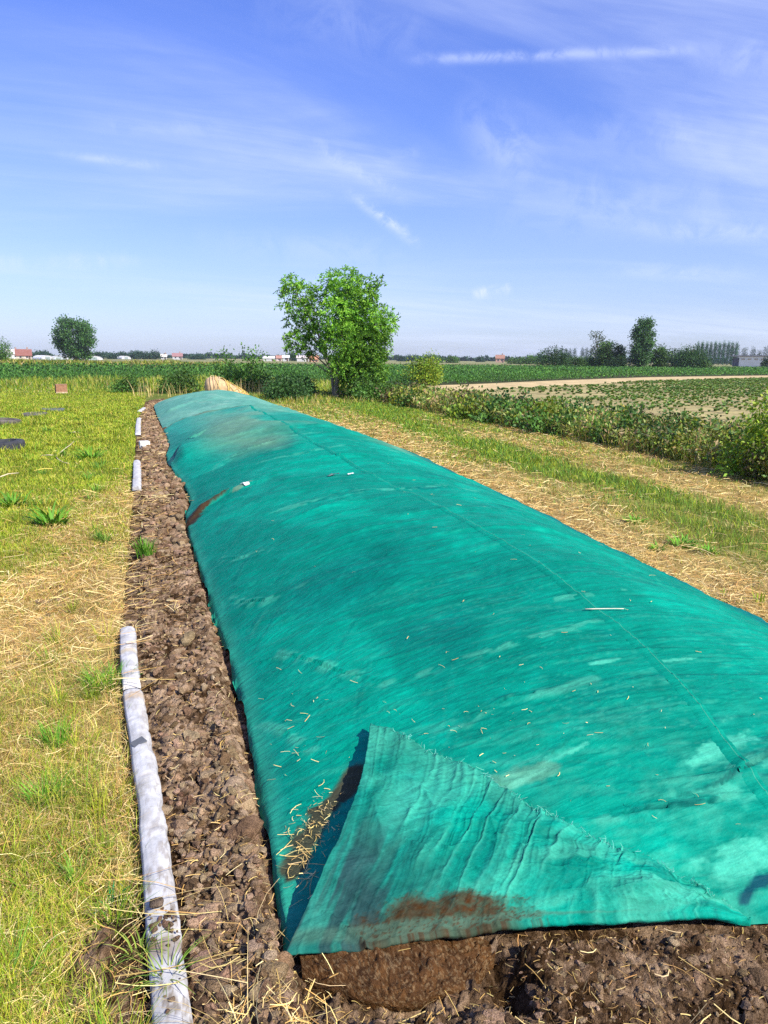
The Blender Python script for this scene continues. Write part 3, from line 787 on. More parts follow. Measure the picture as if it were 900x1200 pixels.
# the front corner turned back over the sheet
FE = np.array([(.715, 2.50), (.85, 2.235), (.965, 2.05), (1.03, 1.925), (1.095, 1.81), (1.20, 1.69), (1.305, 1.59), (1.395, 1.48), (1.485, 1.395)])
def flap(nu, nv):
    u = np.linspace(0, 1, nu)[None, :]; v = np.linspace(-.16, 1, nv)[:, None]
    U, Vv = np.broadcast_arrays(u, v)
    fx = .255+1.235*U; fy = YF(fx)
    idx = U*(len(FE)-1)
    ex = np.interp(idx, np.arange(len(FE)), FE[:, 0]); ey = np.interp(idx, np.arange(len(FE)), FE[:, 1])
    ex = ex+.010*(fbm(U*40, U*0, 101, 3)-.5); ey = ey+.018*(fbm(U*46, U*0+7, 102, 3)-.5)
    vp = np.clip(Vv, 0, 1)
    # the left side hangs in a curve from the peak down to the corner
    bow = np.exp(-U/.10)*np.sin(vp*np.pi)*.050
    X = fx*(1-vp)+ex*vp+bow; Y = fy*(1-vp)+ey*vp-bow*.4
    uw = U-.035*vp+.05*(fbm(U*4, vp*3, 112, 3)-.5)
    pl = fbm(uw*15, vp*1.1, 103, 3)-.5
    pl2 = ridged(uw*21, vp*1.4, 104, 2)**5
    pl3 = ridged((uw+.06*vp)*58, vp*2.2, 107, 2)**4
    pl4 = ridged((U+.35*vp)*6, vp*5-U*3, 113, 2)**7
    amp = (.40+.60*vp)*sstep(1.0, .86, U)
    lift = .028+.038*np.sin(np.pi*vp)*sstep(1, .7, U)+.05*np.exp(-U/.08)*sstep(-.05, .3, vp)*(1-.75*vp)
    lift = lift*sstep(1.02, .90, U)*(1-.55*vp**1.5)+.006
    Z = tarp_z(X, np.maximum(Y, YF(X)))+lift+amp*(.026*pl+.010*pl2+.0050*pl3+.012*pl4)
    # rolled front: below v=0 the cloth goes round and down
    r = np.clip(-Vv/.16, 0, 1)
    Y = Y+.022*(fbm(U*7, U*0+3, 117, 3)-.5)*np.exp(-np.clip(Vv, 0, 1)/.12)*sstep(1., .85, U)-.012*np.sin(np.clip(r, 0, 1)*np.pi*.9)*sstep(1.02, .9, U)
    Z = Z-(.026-.012*np.exp(-U/.15))*r**1.3
    c = np.broadcast_to(TEAL*np.array([1.2, .95, .98]), X.shape+(3,)).copy()
    c = lerp(c, TEAL2*.9, .8*sstep(.42, .66, fbm(U*9-vp*.6, vp*4, 105, 4)))
    c = lerp(c, DARK, .70*ridged(uw*30+3, vp*1.6, 114, 2)**5*sstep(.3, .6, fbm(U*7, vp*3, 118, 2)+.1))  # wrinkle shade painted into the cloth colour
    c = lerp(c, PALE, .45*sstep(.52, .78, fbm(U*8+3-vp*2, vp*2.5, 106, 4)+.18*np.exp(-((vp-.12)/.12)**2)+.10*sstep(.5, .9, U)))
    c = lerp(c, PALE*1.1, .45*pl2)
    c = lerp(c, PALE*.8, .5*sstep(.75, 1., vp)*sstep(.55, .35, U))
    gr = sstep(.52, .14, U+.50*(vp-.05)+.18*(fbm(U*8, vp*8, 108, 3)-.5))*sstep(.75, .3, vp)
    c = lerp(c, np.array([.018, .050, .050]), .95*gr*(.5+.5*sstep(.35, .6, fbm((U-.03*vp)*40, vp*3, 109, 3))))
    br = np.sqrt(((U-.33)/.20)**2+((vp-.03)/.17)**2)+.45*(fbm(U*22, vp*12, 110, 4)-.5)
    c = lerp(c, np.array([.050, .029, .011]), .90*sstep(1.10, .74, br)*(.75+.5*fbm(U*60, vp*40, 116, 3)))
    c = lerp(c, np.array([.06, .13, .085]), .6*sstep(.22, .1, np.abs(vp-.035)/.25+np.abs(U-.25)*.35))
    c = lerp(c, np.array([.05, .03, .014]), .8*sstep(.60, .68, fbm(U*150, vp*110, 115, 3))*sstep(1.25, .8, br))
    c = c*(1+.3*(fbm(U*120, vp*90, 111, 2)-.5))[..., None]
    return X, Y, Z, c
X, Y, Z, c = flap(420, 190)
fl = grid_mesh('folded_corner', X, Y, Z, TARP, c, tarp)
fl['label'] = 'wrinkled corner of the tarp turned back, grey with mud at its lower left'
md = fl.modifiers.new('thickness', 'SOLIDIFY'); md.thickness = .003; md.offset = -1
# frayed threads along its free edge
pe = np.stack([X[-1], Y[-1], Z[-1]], 1)[rng.integers(20, 400, 240)]
g = straw_geo(pe+rnd(-.004, .006, (240, 3)), rnd(.01, .035, 240), np.full(240, .0007), jitter((.12, .40, .30), 240, .3), pitch=.4)
tag(new_mesh('frayed_threads', *g[:2], STRAW, g[2], True, tarp), kind='stuff')

# the far tarp, older and paler, lapped under the near one
far = thing('tarp', (0, 0, 0), 'faded pale green tarp on the far end of the heap, lapped under the bright one', 'tarp')
ys2 = np.arange(16.0, 29.4, .06); s2 = np.linspace(0, 1, 130)
Y2 = np.broadcast_to(ys2[:, None], (len(ys2), len(s2))); X2 = XL(Y2)+.02+(XR(Y2)-XL(Y2)-.04)*s2[None, :]
Z2 = heap_z(X2, Y2)+.012+(ridged(X2*1.0, Y2*2.6, 121, 3)-.5)*.035+(ridged(X2*3, Y2*6, 122, 2)-.5)*.012-.05*sstep(18.2, 17.0, Y2-.35*X2)
for pts, a in (([(.3, 20.5), (.9, 21.2), (1.5, 21.0)], .05), ([(2.6, 18.6), (3.2, 19.6)], .05), ([(2.2, 19.8), (2.9, 19.0)], .03)):
    d, s, side = poly_dist(X2, Y2, pts); Z2 = Z2+a*np.exp(-(d/.12)**2)
c2 = np.broadcast_to(FARC, X2.shape+(3,)).copy()
c2 = lerp(c2, np.array([.06, .24, .18]), .5*sstep(.4, .65, fbm(X2*.9, Y2*.7, 123, 4)))
c2 = lerp(c2, np.array([.2, .38, .28]), .5*sstep(.55, .75, fbm(X2*2.5, Y2*1.5, 124, 3)))
grid_mesh('cover_sheet', X2, Y2, Z2, TARP, c2, far)
# ------------------------------------------------------------------ mud slab squeezed out under the turned corner
def mud_slab():
    n, m = 240, 110
    a = np.linspace(0, 1, n)[None, :]; b = np.linspace(0, 1, m)[:, None]
    A, B = np.broadcast_arrays(a, b)
    X = .29+.52*A
    prof = np.sin(np.pi*np.clip(A*.94+.04, 0, 1))**1.0
    out = .145*prof*(1+.35*(fbm(A*5, A*0, 131, 3)-.5))
    ang = B*np.pi*.80
    F1, F2, I, DX, DY = worley(A*.45, B*.20, .022, 137)
    crack = np.clip((F2-F1)/.22, 0, 1)**.6
    Y = YF(X)+.02-(out+.03)*np.sin(np.clip(ang, 0, np.pi/2))+.5*out*(1-np.cos(np.clip(ang-np.pi/2, 0, 9)))
    Z = .108-.048*(1-np.cos(ang))-.030*(1-prof)
    Z = Z+(fbm(A*13, B*6, 132, 3)-.5)*.022+.006*crack*(.4+I)+(fbm(A*70, B*32, 138, 3)-.5)*.008
    Y = Y+(fbm(A*14, B*6, 134, 3)-.5)*.010
    c = np.array([.085, .037, .010])*(.5+.8*fbm(A*30, B*12, 135, 4)+.35*(I-.5))[..., None]
    c = lerp(c, np.array([.20, .13, .06]), .6*sstep(.60, .68, fbm(A*110, B*44, 136, 2)))
    o = grid_mesh('mud_slab', X, Y, Z, WETSOIL, c)
    return tag(o, 'dark brown wet mud slab bulging out under the turned-back tarp corner', 'mud slab')
WETSOIL = col_mat('wet_mud', .55, .35, 30, bump=.7, bscale=190, spec=.15, fine=.3, fscale=380)
mud_slab()

# ------------------------------------------------------------------ white edging lengths along the bed
def edging(path, half, height, label, dirt, brown=(), chip=()):
    """a rounded white length of wrapped timber: rows along PATH (x, y, z of the base centre)"""
    P = np.asarray(path, float)
    L = np.concatenate([[0], np.cumsum(np.hypot(np.diff(P[:, 0]), np.diff(P[:, 1])))])
    n = int(max(20, min(260, L[-1]/.012))) if P[0, 1] < 6 else 60
    s = np.linspace(0, L[-1], n)
    cx, cy = np.interp(s, L, P[:, 0]), np.interp(s, L, P[:, 1])
    k = 2
    cx = np.convolve(np.pad(cx, k, 'edge'), np.ones(2*k+1)/(2*k+1), 'valid')
    tx, ty = np.gradient(cx), np.gradient(cy); q = np.hypot(tx, ty); tx, ty = tx/q, ty/q
    prof = np.array([(-1, -.4), (-1.0, .35), (-.98, .62), (-.88, .78), (-.6, .90), (-.25, .98), (.15, 1.0), (.5, .94), (.8, .80), (.95, .58), (1.0, .3), (.98, -.4)])
    pu = np.interp(np.linspace(0, 11, 45), np.arange(12), prof[:, 0]); pw = np.interp(np.linspace(0, 11, 45), np.arange(12), prof[:, 1])
    S, I = np.meshgrid(s, np.arange(45), indexing='ij')
    U, Wv = pu[None, :]*half*(1+.10*(fbm(S*6, S*0+half*50, 141, 3)-.5)*2), pw[None, :]*height
    X = cx[:, None]+U*ty[:, None]; Y = cy[:, None]-U*tx[:, None]
    dent = (fbm(S*7, I*.10, 142, 3)-.5)*.007*(half/.05)
    ragged = .012*np.maximum(fbm(S*20, I*.1, 143, 3)-.45, 0)*(pu[None, :] > .5)
    Z = np.maximum(Wv, -.03)+.010+dent*(pw[None, :] > .2)
    X = X+(dent*.6-ragged*2)*ty[:, None]
    end = np.minimum(s, L[-1]-s)[:, None]
    rnd_ = np.sqrt(np.clip(1-np.clip(1-end/.035, 0, 1)**2, .12, 1))
    Z = np.where(Z > 0, Z*rnd_, Z)
    c = np.broadcast_to(np.array([.50, .495, .475]), X.shape+(3,)).copy()
    c = lerp(c, np.array([.40, .38, .34]), .7*sstep(.45, .75, fbm(S*9, I*.10, 144, 5, .6)))
    c = lerp(c, np.array([.17, .125, .075]), dirt*(.35+.65*(np.exp(-((S-.75)/.5)**2) if P[0, 1] < 1.5 else 0*S))*sstep(.54, .70, fbm(S*17, I*.2, 145, 5, .65)))
    c = lerp(c, np.array([.16, .11, .07]), .85*sstep(.35, .05, pw[None, :]+.35*(fbm(S*12, I*.2, 146, 3)-.5)+0*S))
    for a, w, tgt in brown:
        c = lerp(c, np.asarray(tgt), .75*sstep(w, w*.4, np.abs(S-a+.02*(fbm(I*.3, S*5, 147, 2)-.5)))*(.4+.6*fbm(S*30, I*.4, 148, 3)))
    for a in chip:   # thin wrap joints
        Z = Z-.004*np.exp(-((S-a-.002*I*.3)/.004)**2)
        c = lerp(c, np.array([.42, .38, .32]), .7*np.exp(-((S-a-.002*I*.3)/.004)**2))
    o = grid_mesh('edging_board', X, Y, Z, BOARD, c)
    return tag(o, label, 'edging board', 'white edging boards along the soil bed')
edging([(.005, 1.05), (-.02, 1.35), (-.04, 1.6), (-.06, 1.94), (-.10, 2.62), (-.19, 3.60)], .046, .052,
       'longest white edging board, nearest in the photo, with mud on its near end', .8,
       [(.80, .05, (.25, .16, .08)), (.45, .12, (.3, .25, .15)), (.2, .15, (.28, .22, .12)), (2.45, .05, (.5, .36, .2))], (1.35, 1.7, 2.2))
edging([(-.195, 3.66), (-.225, 4.1), (-.24, 4.50)], .044, .054, 'short white edging board just beyond the longest one, dry stalks across it', .35, [(.42, .04, (.5, .4, .22))], (.3,))
edging([(-.30, 9.5), (-.32, 10.6), (-.355, 12.1)], .055, .06, 'white edging board halfway along the soil bed with a dark near end', .3, [(0, .06, (.05, .04, .03))], (.9, 1.7))
edging([(-.43, 16.4), (-.47, 18.6), (-.49, 20.6)], .058, .06, 'white edging board near the far end of the soil bed', .3)
edging([(-.53, 23.4), (-.46, 24.2), (-.42, 24.8)], .06, .06, 'farthest and smallest white edging board at the far corner of the soil bed', .4)
blk = thing('concrete_block', (-.27, 14.2, 0), 'square white block standing on the soil side of the lawn edge', 'block', rz=.15)
V, F, c = box_geo(-.09, .09, -.09, .09, -.03, .13, (.68, .66, .60), .018)
V2, F2, c2 = box_geo(-.07, .0, -.22, -.095, -.03, .07, (.62, .60, .54), .012)
new_mesh('block_body', V, F, BOARD, c, False, blk)
new_mesh('block_foot', V2, F2, BOARD, c2, False, blk)
# a torn scrap and a clod on the long board
scrap = new_mesh('plastic_scrap', *box_geo(-.03, .028, -.022, .022, 0, .004, (.10, .105, .11), .0015)[:2], PLAS, np.array([.10, .105, .11]), False)
V = np.zeros((40, 3))
scrap.location = (-.148, 3.02, .060); scrap.rotation_euler = (.12, -.18, .5)
tag(scrap, 'small dark grey plastic scrap lying on the longest white board', 'scrap')
V, F, c = crumbs(np.array([[0., 0, 0]]), [.026], np.array([[.15, .11, .075]]), CLOD3)
cl = new_mesh('soil_clod', V*np.array([.8, 1.2, .9]), F, SOIL, c, True, None, (-.072, 2.02, .066))
tag(cl, 'grey brown soil clod lying on the near end of the longest white board', 'soil clod')

# ------------------------------------------------------------------ lawn and dry grass
LIME = np.array([(.28, .34, .022), (.37, .41, .028), (.20, .29, .02), (.13, .25, .016), (.46, .42, .07)])
STR = np.array([(.62, .43, .14), (.70, .53, .19), (.52, .32, .09), (.76, .60, .27), (.42, .24, .075)])
GRN = 1.3*np.array([(.07, .16, .02), (.10, .21, .025), (.13, .25, .03), (.06, .12, .02)])
def ypow(n, a, b, p):
    """distances from a to b, thinning as distance**-p"""
    u = rng.random(n); q = 1-p
    return (a**q+u*(b**q-a**q))**(1/q)
def mixcol(n, g, green, dry):
    gm = rng.random(n) < g
    return np.where(gm[:, None], pick(green, n), pick(dry, n)), gm
geos_g, geos_s = [], []
def lawn_left(n, y0, y1, h, w, p=1.35):
    y = ypow(n, y0, y1, p); xl = -.24*y-.75-.4*(y < 4)
    x0 = XB(y)-.045-.10*sstep(2.2, 1.7, y)+np.where((y > 4.6) & (y < 9.4), .26*(fbm(y*2.2, y*0, 154, 3)-.42), 0)
    x = x0+(xl-x0)*rng.random(n)
    keep = rng.random(n) < .30+.70*sstep(.06, .35, (x0-x)+.3*(fbm(x*4, y*4, 151, 2)-.5))+.4*(y > 6)
    x, y = x[keep], y[keep]; n = len(x)
    gp = patch_green(x, y)
    col, gm = mixcol(n, np.clip(.2+1.0*gp, 0, .97), LIME, STR)
    tuft = .55+.9*fbm(x*3.2, y*3.2, 152, 3)
    hh = h*tuft*rnd(.5, 1.35, n)*(.6+.55*gp)*np.where(y < 3.6, 1.0, .72)
    sc = np.clip(y/4.5, 1, 5)
    ww = w*rnd(.6, 1.3, n)*sc
    lean = np.where(gm, rnd(.15, 1.0, n), rnd(.5, 2.4, n))
    P = np.stack([x, y, lawn_z(x, y)-.005], 1)
    col = col*(.62+.76*fbm(x*2.6, y*1.6, 153, 4))[:, None]
    return blade_geo(P, hh, ww, lean, jitter(col, n, .22, .08), 4, .35)
geos_g.append(lawn_left(120000, 1.15, 5.2, .150, .0011, 1.6))
geos_g.append(lawn_left(110000, 5.0, 16, .105, .0016, 1.5))
geos_g.append(lawn_left(90000, 15, 43, .13, .0018, 1.2))
for k in range(240):
    ty = float(ypow(1, 1.5, 26, 1.15)[0]); tx = float(XB(ty))-.10-(.22*ty+.45)*rng.random()
    if rng.random() > .25+1.1*patch_green(np.array([tx]), np.array([ty]))[0]: continue
    m = 46; r = rnd(.02, .07)*max(1, ty/6); a = rnd(0, 6.28, m); q = r*np.sqrt(rng.random(m)); x = tx+q*np.cos(a); y = ty+q*np.sin(a)
    cs = (LIME, LIME[[2, 3]], GRN*1.2, LIME[[1, 4]])[rng.integers(4)]
    geos_g.append(blade_geo(np.stack([x, y, lawn_z(x, y)-.01], 1), rnd(.08, .24, m)*rnd(.7, 1.2), rnd(.0011, .0024, m)*max(1, ty/4), rnd(.1, 1.0, m), jitter(pick(cs, m), m, .2), 5, .35, az=a+rnd(-.8, .8, m)))
for tx, ty, r, m in ((-2.56, 14.3, .55, 700), (-3.5, 19.7, .55, 600), (-3.3, 22.5, .5, 500), (-3.0, 24.2, .5, 500)):
    a = rnd(0, 6.28, m); q = r*rnd(.72, 1.05, m); x = tx+q*np.cos(a); y = ty+q*np.sin(a)
    geos_g.append(blade_geo(np.stack([x, y, lawn_z(x, y)-.01], 1), rnd(.08, .26, m), rnd(.004, .008, m), rnd(.1, 1.0, m), jitter(pick(LIME, m), m, .2), 4, .3))
V, F, c = joined(geos_g)
tag(new_mesh('lawn_grass', V, F, BLADE, c), kind='stuff')
# right of the heap: mown straw with green swards
def right_strip(n, y0, y1, p):
    y = ypow(n, y0, y1, p); x = XR(np.minimum(y, 27.5))+.02+(8.5-XR(np.minimum(y, 27.5)))*rng.random(n)
    gp = patch_green(x, y)
    keep = rng.random(n) < .25+.9*gp
    x, y, gp = x[keep], y[keep], gp[keep]; n = len(x)
    col, gm = mixcol(n, np.clip(.1+1.1*gp, 0, .95), np.concatenate([GRN, LIME[:3]]), STR)
    sc = np.clip(y/5, 1, 4)
    P = np.stack([x, y, lawn_z(x, y)-.004], 1)
    return blade_geo(P, .10*rnd(.5, 1.5, n)*(.5+.7*gp), .0022*sc*rnd(.6, 1.4, n), np.where(gm, rnd(.1, 1.1, n), rnd(.6, 2.6, n)), jitter(col, n, .25, .08), 4, .35)
V, F, c = joined([right_strip(60000, 2.2, 12, 1.25), right_strip(50000, 11, 36, 1.2)])
tag(new_mesh('verge_grass', V, F, BLADE, c), kind='stuff')
# cut straw lying everywhere
def litter(x, y, z, ln, w, cols, pitch=.12, amt=.25):
    n = len(x)
    return straw_geo(np.stack([x, y, z], 1), ln, w, jitter(pick(cols, n), n, amt, .07), pitch=pitch)
n = 30000
y = ypow(n, 1.1, 20, 1.45); x = XB(y)-.03+(-.24*y-.7-XB(y))*rng.random(n)
gp = patch_green(x, y); k = rng.random(n) < np.clip(1.15-1.25*gp, .04, 1); x, y = x[k], y[k]; n = len(x)
geos_s.append(litter(x, y, lawn_z(x, y)+rnd(.004, .05, n)*np.where(y < 6, 1, .8), rnd(.03, .17, n)*np.where(y < 4, .85, 1.2), .0009*np.clip(y/3.2, 1, 5)*rnd(.6, 1.4, n), STR, .25))
n = 42000
y = ypow(n, 2.2, 27, 1.3); xr = XR(y); x = xr+.01+(8.3-xr)*rng.random(n)**1.25
gp = patch_green(x, y); k = rng.random(n) < np.clip(1.1-1.3*gp, .05, 1); x, y = x[k], y[k]; n = len(x)
geos_s.append(litter(x, y, lawn_z(x, y)+rnd(.002, .045, n), rnd(.06, .24, n), .0017*np.clip(y/5, 1, 3.2)*rnd(.6, 1.4, n), STR, .2))
V, F, c = joined(geos_s)
tag(new_mesh('cut_straw', V, F, STRAW, c), kind='stuff')
# straw and fibres on the soil bed
gs = []
n = 1500; x, y = bed_points(n, 1.15, 7); gs.append(litter(x, y, soil_height(x, y)+rnd(.002, .012, n), rnd(.012, .07, n), rnd(.0006, .0013, n), STR, .2))
n = 900; y = rnd(4.4, 9.5, n); x = XB(y)-.1+.45*rng.random(n)**1.6; gs.append(litter(x, y, soil_height(x, y)+rnd(.006, .03, n), rnd(.05, .22, n), rnd(.0012, .0022, n), STR, .2))
n = 800; y = rnd(7, 27, n); x = XB(y)+(XL(y)-XB(y))*rng.random(n)**1.3; gs.append(litter(x, y, soil_height(x, y)+rnd(.01, .03, n), rnd(.05, .2, n), rnd(.002, .004, n), STR, .2))
n = 4200; x = rnd(.1, 2.3, n); y = YF(x)-rnd(-.02, .55, n); gs.append(litter(x, y, soil_height(x, y)+rnd(.001, .006, n), rnd(.006, .03, n), rnd(.0005, .0012, n), np.concatenate([STR[:3]*.8, STR[4:]*.7, [(.16, .09, .04)]*2]), .3))
n = 45; x = rnd(-.0, .34, n); y = rnd(1.15, 1.95, n); gs.append(litter(x, y, soil_height(x, y)+rnd(.005, .05, n), rnd(.04, .2, n), rnd(.0006, .0012, n), STR, .35))
n = 90; x = rnd(.1, .36, n); y = rnd(1.42, 1.62, n); gs.append(litter(x, y, soil_height(x, y)+rnd(.01, .06, n), rnd(.03, .12, n), rnd(.0008, .0014, n), STR[1:4]*1.1, .5))
n = 60; x = rnd(.3, 2.1, n); y = YF(x)-rnd(.02, .45, n); gs.append(litter(x, y, soil_height(x, y)+rnd(.006, .02, n), rnd(.04, .13, n), rnd(.0009, .0015, n), STR, .2))
# across the boards
n = 34; y = np.concatenate([rnd(3.5, 3.8, 12), rnd(4.0, 4.4, 8), rnd(1.5, 2.2, 14)]); x = np.interp(y, [1.5, 1.94, 2.62, 3.6, 4.5], [-.03, -.06, -.1, -.19, -.24])+rnd(-.06, .1, n)
gs.append(straw_geo(np.stack([x, y, rnd(.07, .085, n)], 1), rnd(.12, .34, n), rnd(.0010, .0016, n), jitter(pick(STR, n), n, .2), curve=.12, pitch=.1, az=rnd(-.5, .8, n)))
V, F, c = joined(gs)
tag(new_mesh('bed_straw', V, F, STRAW, c), kind='stuff')
# bits of straw caught on the tarp
gs = []
def on_tarp(n, cx, cy, sx, sy, l0, l1, w=.0009):
    x, y = rng.normal(cx, sx, n), rng.normal(cy, sy, n)
    k = (x > XL(y)+.02) & (y > YF(x)+.03); x, y = x[k], y[k]
    gs.append(litter(x, y, tarp_z(x, y)+.006, rnd(l0, l1, len(x)), np.full(len(x), w)*rnd(.6, 1.3, len(x)), STR[[0, 1, 3]], .15))
on_tarp(150, .43, 2.16, .05, .07, .004, .03); on_tarp(50, .36, 2.05, .02, .08, .03, .1, .001); on_tarp(70, 1.0, 2.15, .25, .2, .004, .025)
on_tarp(60, 1.4, 2.2, .5, .5, .005, .03); on_tarp(50, .45, 2.6, .08, .5, .01, .05); on_tarp(60, 1.6, 4, .8, 1.5, .01, .05)
V, F, c = joined(gs)
tag(new_mesh('straw_bits', V, F, STRAW, c), kind='stuff')
def single_stalk(name, pts, r, col, label, cat):
    V, F, c = tube_geo(pts, np.linspace(r, r*.7, len(pts)), 6, col)
    return tag(new_mesh(name, V, F, STRAW, c), label, cat)
tz = lambda x, y: float(tarp_z(np.array([x]), np.array([y]))[0])
p0 = np.array([1.815, 2.80]); p1 = np.array([1.98, 2.745])
single_stalk('dry_stalk', [(*(p0+(p1-p0)*t), tz(*(p0+(p1-p0)*t))+.012) for t in np.linspace(0, 1, 6)], .0028, (.66, .60, .45), 'pale straight dry stalk lying across the seam of the bright tarp', 'stalk')
def paper(name, x, y, sx, sy, col, label, rz=0., lift=.012):
    u, v = np.meshgrid(np.linspace(-1, 1, 12), np.linspace(-1, 1, 12))
    X, Y = x+u*sx*np.cos(rz)-v*sy*np.sin(rz), y+u*sx*np.sin(rz)+v*sy*np.cos(rz)
    r = 1+.5*(vnoise(u*2+9, v*2, int(x*100) % 50)-.5)
    X = x+(X-x)*r; Y = y+(Y-y)*r
    Z = tarp_z(X, Y)+lift+sx*.55*(fbm(u*1.5+x*7, v*1.5, 161, 2)-.35)
    return tag(grid_mesh(name, X, Y, Z, PLAS, np.asarray(col)), label, 'scrap')
paper('paper_scrap', .80, 7.46, .022, .05, (.78, .76, .72), 'small crumpled white scrap caught above the slit fold of the tarp', .5)
paper('plastic_scrap', 1.54, 6.68, .05, .022, (.05, .12, .11), 'small dark torn scrap lying in the middle of the bright tarp', .2)
paper('paper_scrap', 1.68, 6.62, .025, .02, (.72, .72, .68), 'tiny white scrap beside the dark torn scrap on the tarp', .2)

# ------------------------------------------------------------------ single plants near the path
def tuft(name, x, y, n, h, w, cols, label, cat, lean=(.1, .9), spread=.05, z=None, group=None):
    a = rnd(0, 6.28, n); r = spread*np.sqrt(rng.random(n))
    z0 = float(lawn_z(np.array([x]), np.array([y]))[0]) if z is None else z
    P = np.stack([r*np.cos(a), r*np.sin(a), np.full(n, -.01)], 1)
    g = blade_geo(P, h*rnd(.55, 1.1, n), w*rnd(.7, 1.3, n), rnd(*lean, n), jitter(pick(cols, n), n, .2, .08), 5, .35, az=a+rnd(-.6, .6, n))
    return tag(new_mesh(name, *g[:2], BLADE, g[2], True, None, (x, y, z0)), label, cat, group)
FRESH = np.array([(.12, .30, .03), (.17, .36, .03), (.09, .24, .02)])
def gp_(px, py): return pix_ground(px, py)[:2]
tuft('grass_tuft', *gp_(128, 802), 130, .17, .0028, FRESH, 'fresh green grass tuft against the gap between the two nearest white boards', 'grass tuft', (.2, 1.2), .09)
tuft('grass_tuft', *gp_(128, 1060), 14, .10, .005, np.array([(.03, .22, .07), (.05, .26, .06)]), 'small bluish green sprig left of the clod on the longest white board', 'grass tuft', (.4, 1.4), .02)
tuft('grass_tuft', *gp_(66, 872), 90, .20, .0022, FRESH*1.1, 'upright lime green tuft in dry grass left of the longest white board', 'grass tuft', (.05, .5), .06)
tuft('grass_tuft', *gp_(50, 945), 70, .20, .0022, FRESH*1.1, 'lime green tuft in the dry grass nearer than the other lime tufts', 'grass tuft', (.05, .5), .05)
tuft('grass_tuft', *gp_(172, 655), 120, .24, .004, FRESH*.9, 'tall green grass tuft growing on the soil edge between the white boards', 'grass tuft', (.05, .5), .08, z=.03)
tuft('broadleaf_weed', *gp_(62, 615), 60, .38, .016, FRESH*.9, 'spreading bright green broad-leaved weed clump in the lawn', 'weed', (.5, 1.6), .12)
tuft('broadleaf_weed', *gp_(15, 590), 40, .30, .014, FRESH*.85, 'broad-leaved weed at the left photo edge of the lawn', 'weed', (.5, 1.6), .12)
tuft('broadleaf_weed', *gp_(106, 540), 60, .34, .016, FRESH*.85, 'low green weed clump in the lawn below the bent pale twig', 'weed', (.5, 1.6), .16)
tuft('iris_leaves', *gp_(888, 708), 8, .20, .009, np.array([(.28, .42, .03), (.36, .46, .04)]), 'upright yellow green sword-shaped leaves in straw right of the tarp', 'plant', (.05, .35), .035)
tuft('iris_leaves', *gp_(849, 698), 4, .11, .008, np.array([(.2, .32, .03)]), 'short green shoot in straw between the tarp edge and the sword-shaped leaves', 'plant', (.05, .3), .02)
for px, py, s, lab in ((800, 636, 1., 'bright green weed clump in straw, middle of three beside the tarp'), (832, 646, .8, 'bright green weed clump in straw, right of three beside the tarp'), (770, 642, .7, 'small bright green weed clump in straw, left of three beside the tarp'),
                       (745, 610, .9, 'green weed clump above the three bright ones, beside the straw right of the tarp'), (700, 660-20, .6, 'lone small weed beside the tarp edge, farther than the bright weed clumps')):
    tuft('broadleaf_weed', *gp_(px, py), int(50*s), .17*s, .012*s, FRESH*1.1, lab, 'weed', (.4, 1.6), .10*s)
for px, py, h, lab in ((196, 1165, .16, 'green weed sprig leaning over the muddy near end of the longest white board'), (164, 1130, .12, 'little green sprig left of the muddy near end of the longest white board')):
    x, y = gp_(px, py); tuft('grass_tuft', x, y, 26, h, .0022, np.array([(.14, .24, .03), (.24, .32, .05)]), lab, 'grass tuft', (.3, 1.6), .03, z=.05)
# stalks standing in the soil by the corner of the tarp
tuft('dry_weed', .14, 1.50, 14, .34, .0012, STR[[0, 1, 3]], 'tall dry yellow weed stalks beside the muddy corner of the tarp', 'weed', (.2, 1.1), .05, z=.03)
tuft('dry_weed', .06, 1.36, 12, .24, .0012, np.array([(.35, .36, .06), (.45, .40, .12)]), 'yellow green weed stalks at the bottom photo edge between the longest board and the tarp', 'weed', (.2, 1.2), .04, z=.03)
# pale twigs on the lawn
def twig(pts, r, label, name='twig', col=(.60, .50, .30)):
    P = [(*gp_(x, y), .035+.02*k % .03) for k, (x, y) in enumerate(pts)]
    return single_stalk(name, P, r, col, label, 'twig')
twig([(48, 536.5), (58, 537), (68, 537)], .010, 'pale straight stick lying left of the bent twig on the lawn')
twig([(66, 539), (70, 535), (76, 529), (82, 524), (87, 520.5)], .010, 'bent pale twig lying on the lawn in front of the tyres')
twig([(66, 538), (68, 542), (74, 545), (82, 546)], .008, 'thin curled end of a pale twig on the lawn')
twig([(40, 554.5), (52, 553.5), (62, 553)], .009, 'straight yellow stick on the lawn nearer than the bent twig', col=(.62, .50, .10))
twig([(0, 562), (10, 560), (22, 558)], .010, 'pale stick at the left photo edge of the lawn')
twig([(80, 509), (87, 509.3), (93, 509)], .011, 'small pale stick on the lawn right of the nearest tyre')
